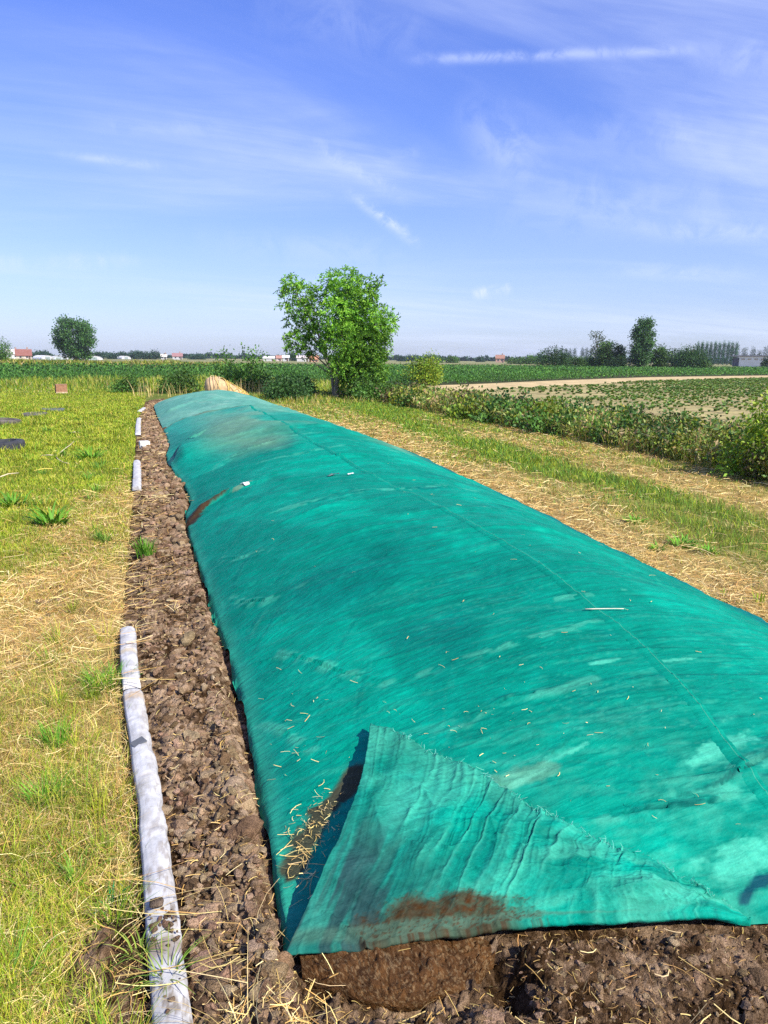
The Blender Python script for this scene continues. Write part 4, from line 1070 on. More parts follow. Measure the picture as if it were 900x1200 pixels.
# ------------------------------------------------------------------ tyres, box and bale on the lawn
def tyre(px, py, R, Wd, label, tilt=(0, 0), sink=.04, col=(.035, .036, .04)):
    x, y = gp_(px, py); sink += .02
    t = thing('tyre', (x, y, -sink), label, 'tyre', 'old tyres lying in the lawn')
    t.rotation_euler = (tilt[0], tilt[1], rnd(0, 6))
    prof = [(.60, .02), (.66, .0), (.82, .0), (.93, .06), (.985, .16), (1, .28), (1, .72), (.985, .84), (.93, .94), (.82, 1.), (.66, 1.), (.60, .98), (.585, .8), (.585, .2)]
    n = 96; a = np.linspace(0, 2*np.pi, n, endpoint=False)
    V, col_ = [], []
    for i, an in enumerate(a):
        for j, (r, z) in enumerate(prof):
            g = .965 if (5 <= j <= 6 and i % 4 == 0) or (j in (4, 7) and (i % 4 == 0)) else 1
            V.append((r*R*g*np.cos(an), r*R*g*np.sin(an), z*Wd))
    i = np.arange(n*len(prof)).reshape(n, -1); j = np.roll(i, -1, 0)
    F = np.stack([i, j, np.roll(j, -1, 1), np.roll(i, -1, 1)], -1).reshape(-1, 4)
    V = np.array(V)
    c = np.asarray(col)*(.7+.8*fbm(V[:, 0]*5, V[:, 1]*5+V[:, 2]*9, 171, 3))[:, None]
    new_mesh('tread_and_sidewall', V, F, RUBBER, c, False, t)
    # the moss and dead grass that fills the hole
    m = 60; aa = rnd(0, 6.28, m); rr = .55*R*np.sqrt(rng.random(m))
    g = blade_geo(np.stack([rr*np.cos(aa), rr*np.sin(aa), np.zeros(m)], 1), rnd(.12, .28, m), np.full(m, .008), rnd(.1, .8, m), jitter(pick(LIME, m), m), 4)
    gr = new_mesh('grass_in_rim', *g[:2], BLADE, g[2], True, t)
    return t
tyre(6, 526, .34, .19, 'nearest old black tyre lying flat at the left photo edge of the lawn', (.05, .03), .02)
tyre(6, 497, .36, .17, 'old dusty tyre half sunk in lawn just behind the nearest tyre', (.06, .0), .02, (.10, .085, .07))
tyre(41, 487, .34, .12, 'brownish flat tyre in the lawn, second farthest of the four', (.02, .02), .02, (.11, .10, .08))
tyre(62, 481, .36, .11, 'farthest greyish tyre of the four, almost hidden in grass', (.0, .02), .02, (.10, .115, .115))
x, y = gp_(72, 461.5)
bx = thing('cardboard_box', (x, y, 0), 'reddish brown box standing alone at the far edge of the lawn', 'box', rz=.25)
V, F, c = box_geo(-.23, .23, -.18, .18, .0, .40, (.30, .155, .085), .015); new_mesh('box_body', V, F, BOARD, c, False, bx)
V, F, c = box_geo(-.235, .235, -.195, -.182, .0, .09, (.55, .40, .26), .003); new_mesh('pale_base_strip', V, F, BOARD, c, False, bx)
V, F, c = box_geo(-.24, .24, -.19, .19, .402, .42, (.36, .20, .12), .004); new_mesh('lid', V, F, BOARD, c, False, bx)

# the straw mound with yellow twine
bl = thing('straw_bale', (2.32, 31.0, 0), 'tan round straw bale slumping right under yellow twine, beyond the heap', 'straw bale')
nu, nv = 60, 46
u = np.linspace(0, 1, nu)[None, :]; v = np.linspace(0, np.pi*2, nv)[:, None]
Ax = (-.55+2.05*u+0*v)*.88
Rr = np.interp(u, [0, .02, .06, .14, .3, .5, .7, .88, 1], [.02, .30, .42, .49, .50, .40, .28, .17, .03])+0*v
Rr = Rr*(1+.16*(fbm(u*7, np.cos(v)*2+5, 181, 3)-.5)+.06*(fbm(u*30, np.sin(v)*8, 182, 2)-.5))
Rr = Rr*.9; Xb = Ax; Yb = Rr*np.cos(v)*1.05; Zb = Rr*.98*np.sin(v)+np.interp(u, [0, .3, 1], [.42, .42, .06])
cb = np.array([.48, .33, .17])*(.6+.8*fbm(u*30, v*6, 183, 3))[..., None]
bale = grid_mesh('bale_body', Xb, Yb, Zb, STRAW, cb, bl)
gs = []
for k in range(22):
    u0 = rnd(.22, .95); tl = rnd(-.35, .35)
    ss = np.linspace(-.35, np.pi+.35, 26); uu = np.clip(u0+tl*np.sin(ss*rnd(.7, 1.4)+k)*.6, .015, .97)
    rr = np.interp(uu, [0, .02, .06, .14, .3, .5, .7, .88, 1], [.04, .32, .44, .52, .53, .43, .31, .20, .06])*.96
    P = np.stack([(-.55+2.05*uu)*.88, -rr*np.cos(ss)*1.05, rr*.98*np.sin(ss)+np.interp(uu, [0, .3, 1], [.42, .42, .06])], 1)
    g = tube_geo(P, .011, 5, (.62, .45, .12) if u0 > .3 else (.60, .46, .25)); 
    tw = new_mesh('twine', *g[:2], STRAW, g[2], True, bl)

# ------------------------------------------------------------------ bushes and trees
def lobes_points(lobes, n, shell=.55):
    lobes = np.asarray(lobes, float)
    vol = (lobes[:, 3]*lobes[:, 4]*lobes[:, 5])**.75
    k = rng.choice(len(lobes), n, p=vol/vol.sum())
    d = sphere_dirs(n); r = shell+(1-shell)*rng.random(n)**.7
    r = np.where(rng.random(n) < .25, rng.random(n)**.5, r)
    P = lobes[k, :3]+d*r[:, None]*lobes[k, 3:6]
    return P, d, k
def foliage(lobes, n, L, w, cols, droop=.3, amt=.2, per=5, twig=.0, hue=.1):
    m = n//per
    P, d, k = lobes_points(lobes, m)
    tone = .75+.5*rng.random(len(lobes))
    gv = fbm(P[:, 0]*1.4/L*.12, P[:, 2]*1.4/L*.12+P[:, 1], 191, 2)
    Pi = np.repeat(P, per, 0)+rng.normal(0, L*1.1, (m*per, 3))
    D = np.repeat(d, per, 0)*.7+rng.normal(0, .6, (m*per, 3)); D[:, 2] -= droop
    c = pick(cols, m*per)*np.repeat(tone[k]*(.75+.5*gv), per)[:, None]
    return leaf_geo(Pi, D, L*rnd(.6, 1.25, m*per), w*rnd(.7, 1.2, m*per), jitter(c, m*per, amt, hue))
def limb(p0, p1, r0, r1, bend=.12, n=7):
    p0, p1 = np.asarray(p0, float), np.asarray(p1, float); t = np.linspace(0, 1, n)[:, None]
    off = rng.normal(0, bend*np.linalg.norm(p1-p0)*.5, 3)
    P = p0+(p1-p0)*t+off*np.sin(t*np.pi)+np.array([0, 0, .12])*np.linalg.norm(p1-p0)*(t*(1-t))
    return tube_geo(P, np.linspace(r0, r1, n), 7)
def plant_tree(name, loc, lobes, n, L, w, cols, trunk_h, r, label, cat, group=None, bark=(.16, .12, .085), droop=.3, limbs=10, per=5, trunk_pts=None):
    t = thing(name, loc, label, cat, group)
    lb = np.asarray(lobes, float)
    top = lb[np.argmax(lb[:, 2])][:3]
    tp = trunk_pts if trunk_pts is not None else [(0, 0, -.1), (0, 0, trunk_h*.5), (top[0]*.2, top[1]*.2, trunk_h), (top[0]*.8, top[1]*.8, top[2])]
    gs = [tube_geo(tp, np.interp(np.linspace(0, 1, len(tp)), [0, .08, 1], [r*1.35, r, r*.25]), 9)]
    pick_l = lb[rng.choice(len(lb), min(limbs, len(lb)), replace=False)]
    for q in pick_l:
        a = np.asarray(tp[1]); b = np.asarray(tp[-1]); s = rnd(.1, .75)
        gs.append(limb(a+(b-a)*s, q[:3], r*.45, r*.08))
    V, F, c = join_lists(gs)
    new_mesh('trunk', V, F, BARK, np.asarray(bark), True, t)
    g = foliage(lobes, n, L, w, cols, droop, per=per)
    new_mesh('crown', *g[:2], LEAF, g[2], True, t)
    return t
WALNUT = np.array([(.11, .27, .02), (.15, .33, .024), (.085, .21, .02), (.22, .41, .035)])
DKG = np.array([(.038, .092, .022), (.052, .118, .025), (.030, .074, .020)])
MIDG = np.array([(.07, .155, .024), (.09, .19, .028), (.055, .12, .022)])
YEL = np.array([(.20, .30, .025), (.27, .34, .03), (.13, .24, .02)])
BLUEG = np.array([(.035, .085, .045), (.045, .10, .05), (.03, .07, .04)])  # far foliage, with the blue of distant haze put into its colour

# the walnut tree: one metre is about 28.4 pixels of the photograph at its distance
S = 1/30.0
def wl(px, py, r, dy=0., ry=None, rz=None): return ((px-393)*S, dy, (468-py)*S, r*S, (ry or r)*S*1.1, (rz or r)*S)
W_L = [wl(405, 330, 17, .0), wl(392, 345, 13, .3), wl(425, 340, 16, -.2), wl(418, 360, 22, .3), wl(398, 368, 20, -.5), wl(441, 330, 9, .2), wl(434, 372, 20, .3), wl(448, 378, 15, -.3), wl(457, 372, 8, .2),
       wl(436, 400, 20, -.4), wl(420, 395, 24, .5), wl(402, 400, 22, -.6), wl(446, 404, 13, .1), wl(425, 425, 22, -.2), wl(408, 430, 20, .6), wl(442, 428, 15, -.3), wl(397, 425, 11, -.8), wl(414, 448, 16, .2), wl(436, 446, 13, -.5),
       wl(372, 352, 14, -.2), wl(355, 345, 12, .2), wl(343, 335, 10, 0), wl(335, 332, 7, .3), wl(336, 350, 8, -.2), wl(350, 362, 12, .1), wl(366, 374, 9, -.3), wl(340, 374, 8, .2), wl(355, 383, 12, 0), wl(372, 392, 13, .2),
       wl(347, 398, 10, -.2), wl(335, 400, 7, .2), wl(362, 404, 11, .1), wl(356, 412, 7, 0), wl(384, 330, 9, 0), wl(400, 384, 18, .9), wl(425, 410, 20, 1.0), wl(410, 350, 18, .9)]
def walnut():
    t = thing('walnut_tree', (*pix_ground(393, 468)[:2], 0), 'leafy bright green walnut tree with a forked trunk standing beyond the heap', 'tree')
    yaw = np.arctan2(_F[0], _F[1])
    tp = [(0, 0, -.1), (.05, 0, .5), (.12, .02, 1.1), (.35, 0, 2.0), (.55, .0, 3.0), (.45, 0, 4.2)]
    gs = [tube_geo(tp, [.13, .10, .085, .07, .05, .02], 10)]
    gs += [tube_geo([(-.05, .05, -.1), (-.12, .1, .7), (-.25, .1, 1.5), (-.55, .1, 2.3), (-1.0, 0, 3.2), (-1.6, 0, 4.3)], [.085, .065, .055, .045, .03, .012], 9)]
    V, F, c = join_lists(gs)
    V = V+0; tr = new_mesh('trunk', V, F, BARK, np.array([.24, .20, .155])*(.7+.6*fbm(V[:, 2]*6, V[:, 0]*20, 201, 3))[:, None], True, t)
    for q in W_L[::2]:
        z0 = max(.9, q[2]*.55); x0 = np.interp(z0, [0, 1.1, 3.0, 4.2], [0, .12, .55, .45]) if q[0] > -.5 else np.interp(z0, [0, .7, 2.3, 4.3], [-.05, -.12, -.55, -1.6])
        g = limb((x0, 0, z0), q[:3], .032, .008, .15, 8); new_mesh('branch', *g[:2], BARK, np.array([.17, .14, .10]), True, t)
    # leaf sprays: a drooping stalk with seven leaflets
    m = 4600; per = 9
    P, d, k = lobes_points(W_L, m, .6)
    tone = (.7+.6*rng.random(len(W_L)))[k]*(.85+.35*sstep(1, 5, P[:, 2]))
    sd = d*.8+rng.normal(0, .45, (m, 3)); sd[:, 2] -= .05; sd /= np.linalg.norm(sd, axis=1, keepdims=True)
    s = np.tile(np.linspace(.15, 1, per), m)[:, None]; ln = np.repeat(rnd(.16, .34, m), per)[:, None]
    sdr = np.repeat(sd, per, 0); side = np.cross(sdr, rng.normal(size=(m*per, 3))); side /= np.linalg.norm(side, axis=1, keepdims=True)
    Pi = np.repeat(P, per, 0)+sdr*ln*s-np.array([0, 0, 1.])*ln*s*s*.2
    D = sdr*.6+side*.9; D[:, 2] -= .30
    c = jitter(pick(WALNUT, m*per)*np.repeat(tone, per)[:, None], m*per, .2, .1)
    g = leaf_geo(Pi, D, rnd(.075, .15, m*per), rnd(.017, .031, m*per), c)
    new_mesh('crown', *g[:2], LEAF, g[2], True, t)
    t.rotation_euler = (0, 0, -yaw)
walnut()

def bush(name, loc, lobes, n, L, w, cols, label, cat='bush', stems=9, droop=.1, group=None, stemcol=(.13, .10, .06)):
    t = thing(name, loc, label, cat, group)
    g = foliage(lobes, n, L, w, cols, droop, per=4)
    new_mesh('foliage', *g[:2], LEAF, g[2], True, t)
    lb = np.asarray(lobes, float)
    gs = [limb((rnd(-.1, .1), rnd(-.1, .1), -.05), lb[rng.integers(len(lb))][:3]+np.array([0, 0, .1]), .018, .006) for _ in range(stems)]
    V, F, c = join_lists(gs); new_mesh('stem', V, F, BARK, np.asarray(stemcol), True, t)
    return t
def mound(w, h, d=None, n=9, spike=.0):
    d = d or w*.8; out = []
    for i in range(n):
        x = rnd(-.5, .5)*w*.8; z = h*rnd(.2, .75)*(1-abs(x/w)*.9); r = rnd(.16, .30)*min(w, h*1.4)
        out.append((x, rnd(-.4, .4)*d, z, r, r, r*rnd(.8, 1.2)))
    out.append((0, 0, h*.35, w*.42, d*.42, h*.35)); out.append((rnd(-.2, .2)*w, 0, h*.8, w*.2, w*.2, h*.2))
    return out
bush('elder_bush', (3.7, 34.0, 0), mound(2.3, 1.7, 1.6, 16)+[(-.8, 0, 1.5, .45, .45, .4), (.75, 0, 1.6, .35, .35, .45), (.2, .1, 1.75, .2, .2, .35)], 5600, .13, .036, MIDG*1.5, 'dark green spreading bush with upright shoots just behind the straw bale')
bush('nettle_thicket', (4.75, 28.9, 0), mound(2.2, .95, 2.0, 12), 4200, .10, .028, DKG*1.35, 'deep green thicket between the straw bale and the walnut tree')
bush('nettle_thicket', (5.6, 31.2, 0), mound(2.0, .95, 1.6, 10), 2800, .10, .026, MIDG*1.35, 'mid green thicket left of the walnut trunk, behind the deep green one')
bush('bramble_bush', (8.1, 28.3, 0), mound(2.1, .95, 1.5, 10), 3600, .09, .03, MIDG*1.1, 'low bramble bush right of the walnut trunk')
bush('lawn_edge_bush', (1.0, 36.0, 0), mound(1.9, 1.15, 1.6, 9), 3000, .11, .03, MIDG*.8, 'dark low bush left of the straw bale at the corn edge')
bush('lawn_edge_bush', (-1.2, 36.5, 0), mound(1.6, .75, 1.2, 8), 2200, .10, .028, MIDG, 'low green bush between the brown box and the straw bale')
bush('young_sapling', (*pix_ground(497, 452)[:2], 0), mound(2.3, 1.75, 1.6, 12)+[(-.7, 0, 1.3, .3, .3, .4), (.6, .1, 1.45, .25, .25, .4)], 3200, .14, .045, YEL, 'yellow green bush standing at the corn edge right of the walnut tree')
bush('yellow_shrub', (8.55, 8.6, 0), mound(1.3, 1.15, 1.2, 11)+[(-.3, 0, .95, .2, .2, .25), (.35, .1, 1.1, .2, .2, .25), (.7, .3, .9, .25, .3, .3)], 5200, .075, .02, YEL*1.15, 'yellow green leafy shrub at the right photo edge of the weedy ditch bank', stems=14)

# ------------------------------------------------------------------ the weedy ditch bank
WEEDC = 1.5*np.array([(.085, .12, .025), (.14, .17, .03), (.20, .21, .05), (.06, .10, .022), (.28, .22, .09), (.22, .15, .07), (.10, .17, .03), (.17, .22, .03)])
def bank(n, y0, y1, p):
    y = ypow(n, y0, y1, p); xb = np.interp(y, [4, 8, 10, 13, 16.5, 22.5, 28.3, 34], [7.7, 7.95, 8.2, 8.45, 8.35, 8.3, 8.3, 8.4])
    wd = np.interp(y, [5, 12, 24, 34], [2.6, 2.7, 2.6, 1.2]); s = rng.random(n)
    x = xb+wd*s+.25*(fbm(y*1.3, y*0, 211, 2)-.5)
    top = (.12+.44*np.sin(np.pi*np.clip(s*.85+.12, 0, 1))**.7)*(.55+.9*fbm(x*1.1, y*1.1, 212, 3))*np.interp(y, [5, 14, 30], [1.0, .85, .95])
    return x, y, top
gs = []
x, y, top = bank(34000, 5, 33, 1.15); n = len(x)
P = np.stack([x, y, top*rng.random(n)**.55], 1); D = rng.normal(0, .7, (n, 3)); D[:, 2] += .35
sc = np.clip(y/12, .8, 2)
wc = pick(WEEDC, n)*(.7+.7*fbm(x*.9, y*.9, 213, 2))[:, None]
gs.append(leaf_geo(P, D, .10*rnd(.5, 1.3, n)*sc**.5, .020*rnd(.6, 1.3, n)*sc**.6, jitter(wc, n, .25, .1)))
x, y, top = bank(15000, 5, 34, 1.15); n = len(x)
bc = pick(np.concatenate([WEEDC, STR[[0, 2]]*.85, LIME[:2]*.8]), n)
gs.append(blade_geo(np.stack([x, y, np.full(n, -.01)], 1), top*rnd(.8, 1.35, n)+.08, .0035*np.clip(y/8, 1, 3)*rnd(.6, 1.3, n), rnd(.05, .7, n), jitter(bc, n, .25, .1), 5, .3))
for k in range(150):
    yy = float(ypow(1, 5.5, 33, 1.1)[0]); xx, _, tt = bank(1, yy, yy+.01, 1.1); xx = float(xx[0]); w_ = rnd(.35, .8)*np.clip(yy/12, .8, 1.4); h_ = min(.70, float(tt[0])*1.0+.16)
    cs = (MIDG*1.4, DKG*1.3, LIME*.8, YEL*.8, np.array([(.20, .15, .07), (.13, .14, .04)]), MIDG)[rng.integers(6)]
    v, f, c = foliage(mound(w_, h_, w_, 6), int(620*np.clip(12/yy, .5, 1.4)), .075*np.clip(yy/12, .8, 1.6), .022*np.clip(yy/12, .8, 1.6), cs, .1)
    gs.append((v+np.array([xx, yy, -.05]), f, c))
V, F, c = joined(gs)
tag(new_mesh('ditch_bank_weeds', V, F, LEAF, c), kind='stuff')
# rough grass between lawn and corn, and round the tree and bale
gs = []
n = 30000
x = rnd(-13, 12, n); y = rnd(36.0, 45.5, n)
y = np.where(x > 7, rnd(30, 44, n), y)
tp = (.14+.5*sstep(36.5, 43, y)*(x < 7)+.3*(x >= 7))*(.4+1.1*fbm(x*.9, y*.9, 221, 3))*np.where(x > -4, 1.15, .95)
bc = pick(np.concatenate([LIME, LIME*.8, GRN, STR[[1, 3]]*.65, LIME]), n)*(.7+.6*fbm(x*.5, y*.8, 222, 2))[:, None]
gs.append(blade_geo(np.stack([x, y, np.full(n, -.02)], 1), tp*rnd(.7, 1.3, n), rnd(.010, .022, n), rnd(.05, .8, n), jitter(bc, n, .2, .1), 4, .25))
n = 14000
x = rnd(3.6, 9.2, n); y = rnd(27, 33, n); k = rng.random(n) < .5+.5*sstep(28, 31, y); x, y = x[k], y[k]; n = len(x)
bc = pick(np.concatenate([LIME, STR[[0, 1, 3]]*.8, GRN]), n)
gs.append(blade_geo(np.stack([x, y, np.full(n, -.02)], 1), rnd(.1, .42, n)*(.4+1.1*fbm(x, y, 223, 2)), rnd(.006, .014, n), rnd(.1, .8, n), jitter(bc, n, .2, .1), 4, .25))
n = 240; x = np.concatenate([rnd(2.4, 4.6, 190), rnd(-1.0, 1.2, 50)]); y = rnd(31.8, 34.5, n)
gs.append(blade_geo(np.stack([x, y, np.full(n, 0.)], 1), rnd(.4, 1.05, n), rnd(.007, .013, n), rnd(.05, .5, n), jitter(pick(STR[[0, 1, 3]], n), n, .2), 4, .2))
V, F, c = joined(gs)
tag(new_mesh('rough_grass', V, F, LEAF, c), kind='stuff')

# ------------------------------------------------------------------ crops
TF = np.array(TRACK_F); TN = np.array(TRACK_N)
CORNC = np.array([(.060, .165, .022), (.08, .20, .025), (.045, .13, .02), (.11, .24, .035)])
def corn(y0, y1, dx, row, h, nl, lw, k):
    P = []
    yy = np.arange(y0, y1, row)
    for yv in yy:
        a = np.arange(-.30*yv-4, min(1.15*yv+8, 150), dx); P.append(np.stack([a+rnd(-.3, .3, len(a))*dx, yv+.035*a+rnd(-.1, .1, len(a))*row], 1))
    P = np.concatenate(P); x, y = P[:, 0], P[:, 1]
    lim = np.where(x < 3, 44.5+(x+45)*.06, np.interp(x, np.concatenate([[3], TF[:, 0]]), np.concatenate([[47.3], TF[:, 1]+.6])))
    m = (y > lim) & ~((x > 3) & (x < 11) & (y < 47.2)); x, y = x[m], y[m]; n = len(x)
    hh = h*rnd(.75, 1.2, n)*(.7+.6*fbm(x*.12, y*.12, 231, 3))
    az = np.repeat(rnd(0, 6.28, n), nl)+np.tile(np.arange(nl)*2.6, n)+rnd(-.4, .4, n*nl)
    z0 = np.tile(np.linspace(.1, .75, nl), n)*np.repeat(hh, nl)
    Q = np.stack([np.repeat(x, nl), np.repeat(y, nl), z0], 1)
    c = jitter(pick(CORNC, n*nl)*np.repeat(.75+.5*fbm(x*.3, y*.1, 232, 2), nl)[:, None], n*nl, .25, .1)
    return blade_geo(Q, np.repeat(hh, nl)*rnd(.55, .85, n*nl), np.full(n*nl, lw), rnd(.5, 1.3, n*nl), c, k, .75, az)
V, F, c = joined([corn(43.5, 58, .24, .75, .62, 6, .028, 4), corn(58, 85, .5, 1.0, .66, 4, .06, 3), corn(85, 150, 1.0, 1.7, .62, 4, .13, 3)])
tag(new_mesh('corn_crop', V, F, LEAF, c), kind='stuff')
def row_crop():
    d = np.array([.86, .51]); nrm = np.array([-.51, .86]); out = []
    for r in np.arange(-30, 48, .55):
        s = np.arange(-10, 120, .26); p = d[None]*s[:, None]+nrm[None]*r+np.array([11, 12]); out.append(p+rng.normal(0, .05, p.shape))
    P = np.concatenate(out); x, y = P[:, 0], P[:, 1]
    near = np.interp(x, TN[:, 0], TN[:, 1])
    m = (x > 10.9) & (y < near-.3) & (y > x*.72-8) & (y > 4) & (x < 75)
    dens = .56+1.7*(fbm(x*.16, y*.42, 241, 3)-.5)+.25*sstep(16, 30, x)-.6*sstep(12, 1.5, near-y)*sstep(42, 28, x)
    m &= rng.random(len(x)) < dens
    x, y = x[m], y[m]; n = len(x); nl = 6
    s = rnd(.6, 1.3, n)
    az = np.repeat(rnd(0, 6.28, n), nl)+np.tile(np.arange(nl)*1.05, n)
    Q = np.stack([np.repeat(x, nl), np.repeat(y, nl), np.repeat(rnd(.0, .06, n), nl)], 1)
    cc = 1.2*np.array([(.095, .18, .035), (.13, .23, .04), (.08, .15, .04), (.20, .25, .06)])
    return blade_geo(Q, np.repeat(.21*s, nl)*rnd(.7, 1.2, n*nl), .042*np.repeat(s, nl)*np.clip(np.repeat(y, nl)/20, 1, 1.8), rnd(.4, 1.6, n*nl), jitter(pick(cc, n*nl), n*nl, .25, .1), 4, .5, az)
g = row_crop(); tag(new_mesh('row_crop', *g[:2], LEAF, g[2]), kind='stuff')

# ------------------------------------------------------------------ far trees
def px2m(px, dist): return px*dist/866.7
def far_tree(kind, px, top, base, wpx, dist, cols, label, n=1500, group=None, lean=0.0, name=None):
    loc = bearing(px, dist); h = px2m(base-top, dist); w = px2m(wpx, dist); lb = []
    if kind == 'round':
        for i in range(46):
            a = rnd(0, 6.28); zz = rnd(-1.05, .98); rr = np.sqrt(max(.35, 1-zz*zz))
            lb.append((rr*np.cos(a)*w*.36, rr*np.sin(a)*w*.36, h*.53+zz*h*.40, w*rnd(.10, .17), w*.15, h*rnd(.08, .13)))
        lb.append((0, 0, h*.55, w*.36, w*.36, h*.34))
    elif kind == 'tall':
        for zz in np.linspace(.08, .9, 12): lb.append((lean*zz*h, 0, zz*h, w*.30, w*.30, h*.06))
        for i in range(30):
            zz = rnd(.06, .95); rr = w*.36*np.interp(zz, [0, .15, .5, .8, 1], [.7, .9, 1.0, .95, .45]); a = rnd(0, 6.28)
            lb.append((rr*np.cos(a)+lean*zz*h, rr*np.sin(a), zz*h, w*rnd(.12, .2), w*.17, h*rnd(.04, .08)))
    elif kind == 'poplar':
        for zz in np.linspace(.10, .93, 10):
            r = w*.5*np.interp(zz, [0, .2, .6, .9, 1], [.75, .95, 1., .7, .3]); lb.append((rnd(-.04, .04)*w, 0, zz*h, r*.8, r*.8, h*.085))
    else:
        lb = mound(w, h*1.02, w*.7, 14)
    L = px2m({'poplar': .6, 'round': 1.7, 'tall': 1.5}.get(kind, 1.2), dist); n = int(n*3.6)
    th = {'round': .22, 'tall': .3, 'poplar': .2}.get(kind, .1)*h
    nm = name or {'round': 'field_tree', 'tall': 'tall_tree', 'poplar': 'poplar_tree'}.get(kind, 'field_bush')
    t = plant_tree(nm, tuple(loc), lb, n, L, L*.42, cols, th, max(.04, w*.03), label, 'bush' if kind == 'bush' else 'tree', group, bark=(.14, .11, .085), limbs=6, per=4)
    t.rotation_euler = (0, 0, -np.arctan2(loc[0], loc[1]))
    return t
D1 = 160
far_tree('round', 89, 378, 424, 43, 230, DKG*1.5, 'lone round dark green tree standing by the pale tents at left', 3600)
far_tree('bush', -8, 398, 426, 36, 150, MIDG*1.1, 'rounded mid green tree cut by the left photo edge', 1500, name='field_tree')
# right-hand group
far_tree('bush', 648, 407, 431, 34, 165, DKG*.95, 'leftmost dark rounded bush of the group at the right of the cornfield', 1600)
far_tree('bush', 672, 419, 431, 34, 170, MIDG*.85, 'low flat hedge bush between the leftmost dark bush and the pale leaning tree', 1000)
far_tree('bush', 694, 420, 431, 24, 172, MIDG*1.1, 'low light green bush just left of the pale leaning tree', 800)
far_tree('tall', 703, 391, 431, 20, 175, np.array([(.10, .13, .07), (.07, .10, .05), (.14, .17, .10)]), 'thin greyish tree with sparse top leaning left, half hidden by a greener one', 420, lean=-.10)
far_tree('tall', 710, 402, 431, 20, 170, MIDG*.85, 'mid green tree with pale trunk in front of the thin greyish tree', 1300)
far_tree('tall', 726, 406, 431, 14, 172, MIDG*.7, 'small narrow tree left of the tallest tree of the right-hand group', 800)
far_tree('bush', 724, 418, 431, 24, 166, DKG*.7, 'very dark low bush at the foot of the small narrow tree', 700)
far_tree('tall', 751, 376, 431, 25, 168, DKG*1.6, 'tallest tree of the right-hand group, dark green and full to the ground', 3000)
far_tree('tall', 772, 407, 430, 20, 172, MIDG*.95, 'small pointed tree just right of the tallest tree', 900)
far_tree('bush', 790, 408, 430, 34, 176, DKG*.8, 'broad dark bush right of the small pointed tree', 1500)
far_tree('bush', 808, 404, 430, 40, 168, DKG*1.15, 'large olive bush in front of the poplar row with pale twigs below', 2000)
far_tree('bush', 824, 421, 430, 14, 166, MIDG*.9, 'small low bush at the right foot of the large olive bush', 500)
for k, px in enumerate(np.linspace(817, 862, 10)):
    far_tree('poplar', px, 405.0+rnd(-.8, .8), 429.5, 3.0, 400, BLUEG*2.2, 'tall narrow poplar in the even row left of the long white barn', 500, 'poplars in the even row left of the barn')  # leaf colour lightened so the front row looks sunlit
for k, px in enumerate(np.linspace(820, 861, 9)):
    far_tree('poplar', px+2, 406.5, 429, 6, 425, BLUEG*.45, 'poplar in the second row just behind the even row', 300, 'poplars in the second row behind the even row')  # same leaves darkened, painting shade into the gaps of the front row
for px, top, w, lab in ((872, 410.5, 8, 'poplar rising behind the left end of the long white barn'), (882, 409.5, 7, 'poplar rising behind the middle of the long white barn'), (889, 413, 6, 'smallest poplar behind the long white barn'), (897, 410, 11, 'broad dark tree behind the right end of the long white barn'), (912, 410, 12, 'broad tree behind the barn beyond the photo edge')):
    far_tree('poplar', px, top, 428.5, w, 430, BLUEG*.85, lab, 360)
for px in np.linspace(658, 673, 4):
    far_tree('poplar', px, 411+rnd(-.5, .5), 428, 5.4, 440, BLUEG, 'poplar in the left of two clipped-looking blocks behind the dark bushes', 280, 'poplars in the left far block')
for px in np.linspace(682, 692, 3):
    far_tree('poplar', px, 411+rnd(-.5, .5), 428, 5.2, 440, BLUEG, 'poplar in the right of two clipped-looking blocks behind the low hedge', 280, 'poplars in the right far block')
far_tree('poplar', 700, 412, 428, 4.5, 440, BLUEG*.9, 'single far poplar just left of the thin greyish tree', 240)
# along the horizon, left and middle
for px, top, base, w, dist, lab in ((50, 413.5, 420, 26, 420, 'flat dark far hedge behind the red roofed house'), (116, 413, 421, 10, 420, 'small far tree just right of the lone round tree'), (131, 415.5, 421, 10, 420, 'small rounded far tree, second right of the lone round tree'),
        (143, 415, 421.5, 14, 430, 'low wide far tree, third right of the lone round tree'), (160, 414, 422, 14, 430, 'rounded far tree left of the small pointed one on the left horizon'), (171, 415, 422, 5, 430, 'small pointed far tree on the left horizon'),
        (183, 414, 422.5, 22, 430, 'widest far tree clump left of the small pink house'), (232, 418.5, 423, 22, 460, 'low far bush right of the small pink house'), (342, 416, 425.5, 9, 380, 'squarish green far tree between the white sheds'),
        (470, 421, 426.5, 10, 460, 'small bluish far tree just right of the walnut tree'), (481, 421, 427, 14, 470, 'bluish far clump on the horizon behind the yellow green bush'), (506, 418.5, 428, 34, 330, 'bright green far clump behind the yellow green bush'),
        (530, 420.5, 428, 16, 335, 'bright green far bush right of the far clump behind the yellow bush'), (563, 423.5, 428, 8, 480, 'tiny far tree left of the orange roofed house'), (608, 422.5, 429.5, 34, 300, 'long low green bush right of the orange roofed house'),
        (620, 420, 429.5, 22, 300, 'bright low tree left of the leftmost dark rounded bush')):
    far_tree('bush', px, top, base, w, dist, (BLUEG if dist > 350 else MIDG*1.1), lab, 420, name='field_tree')
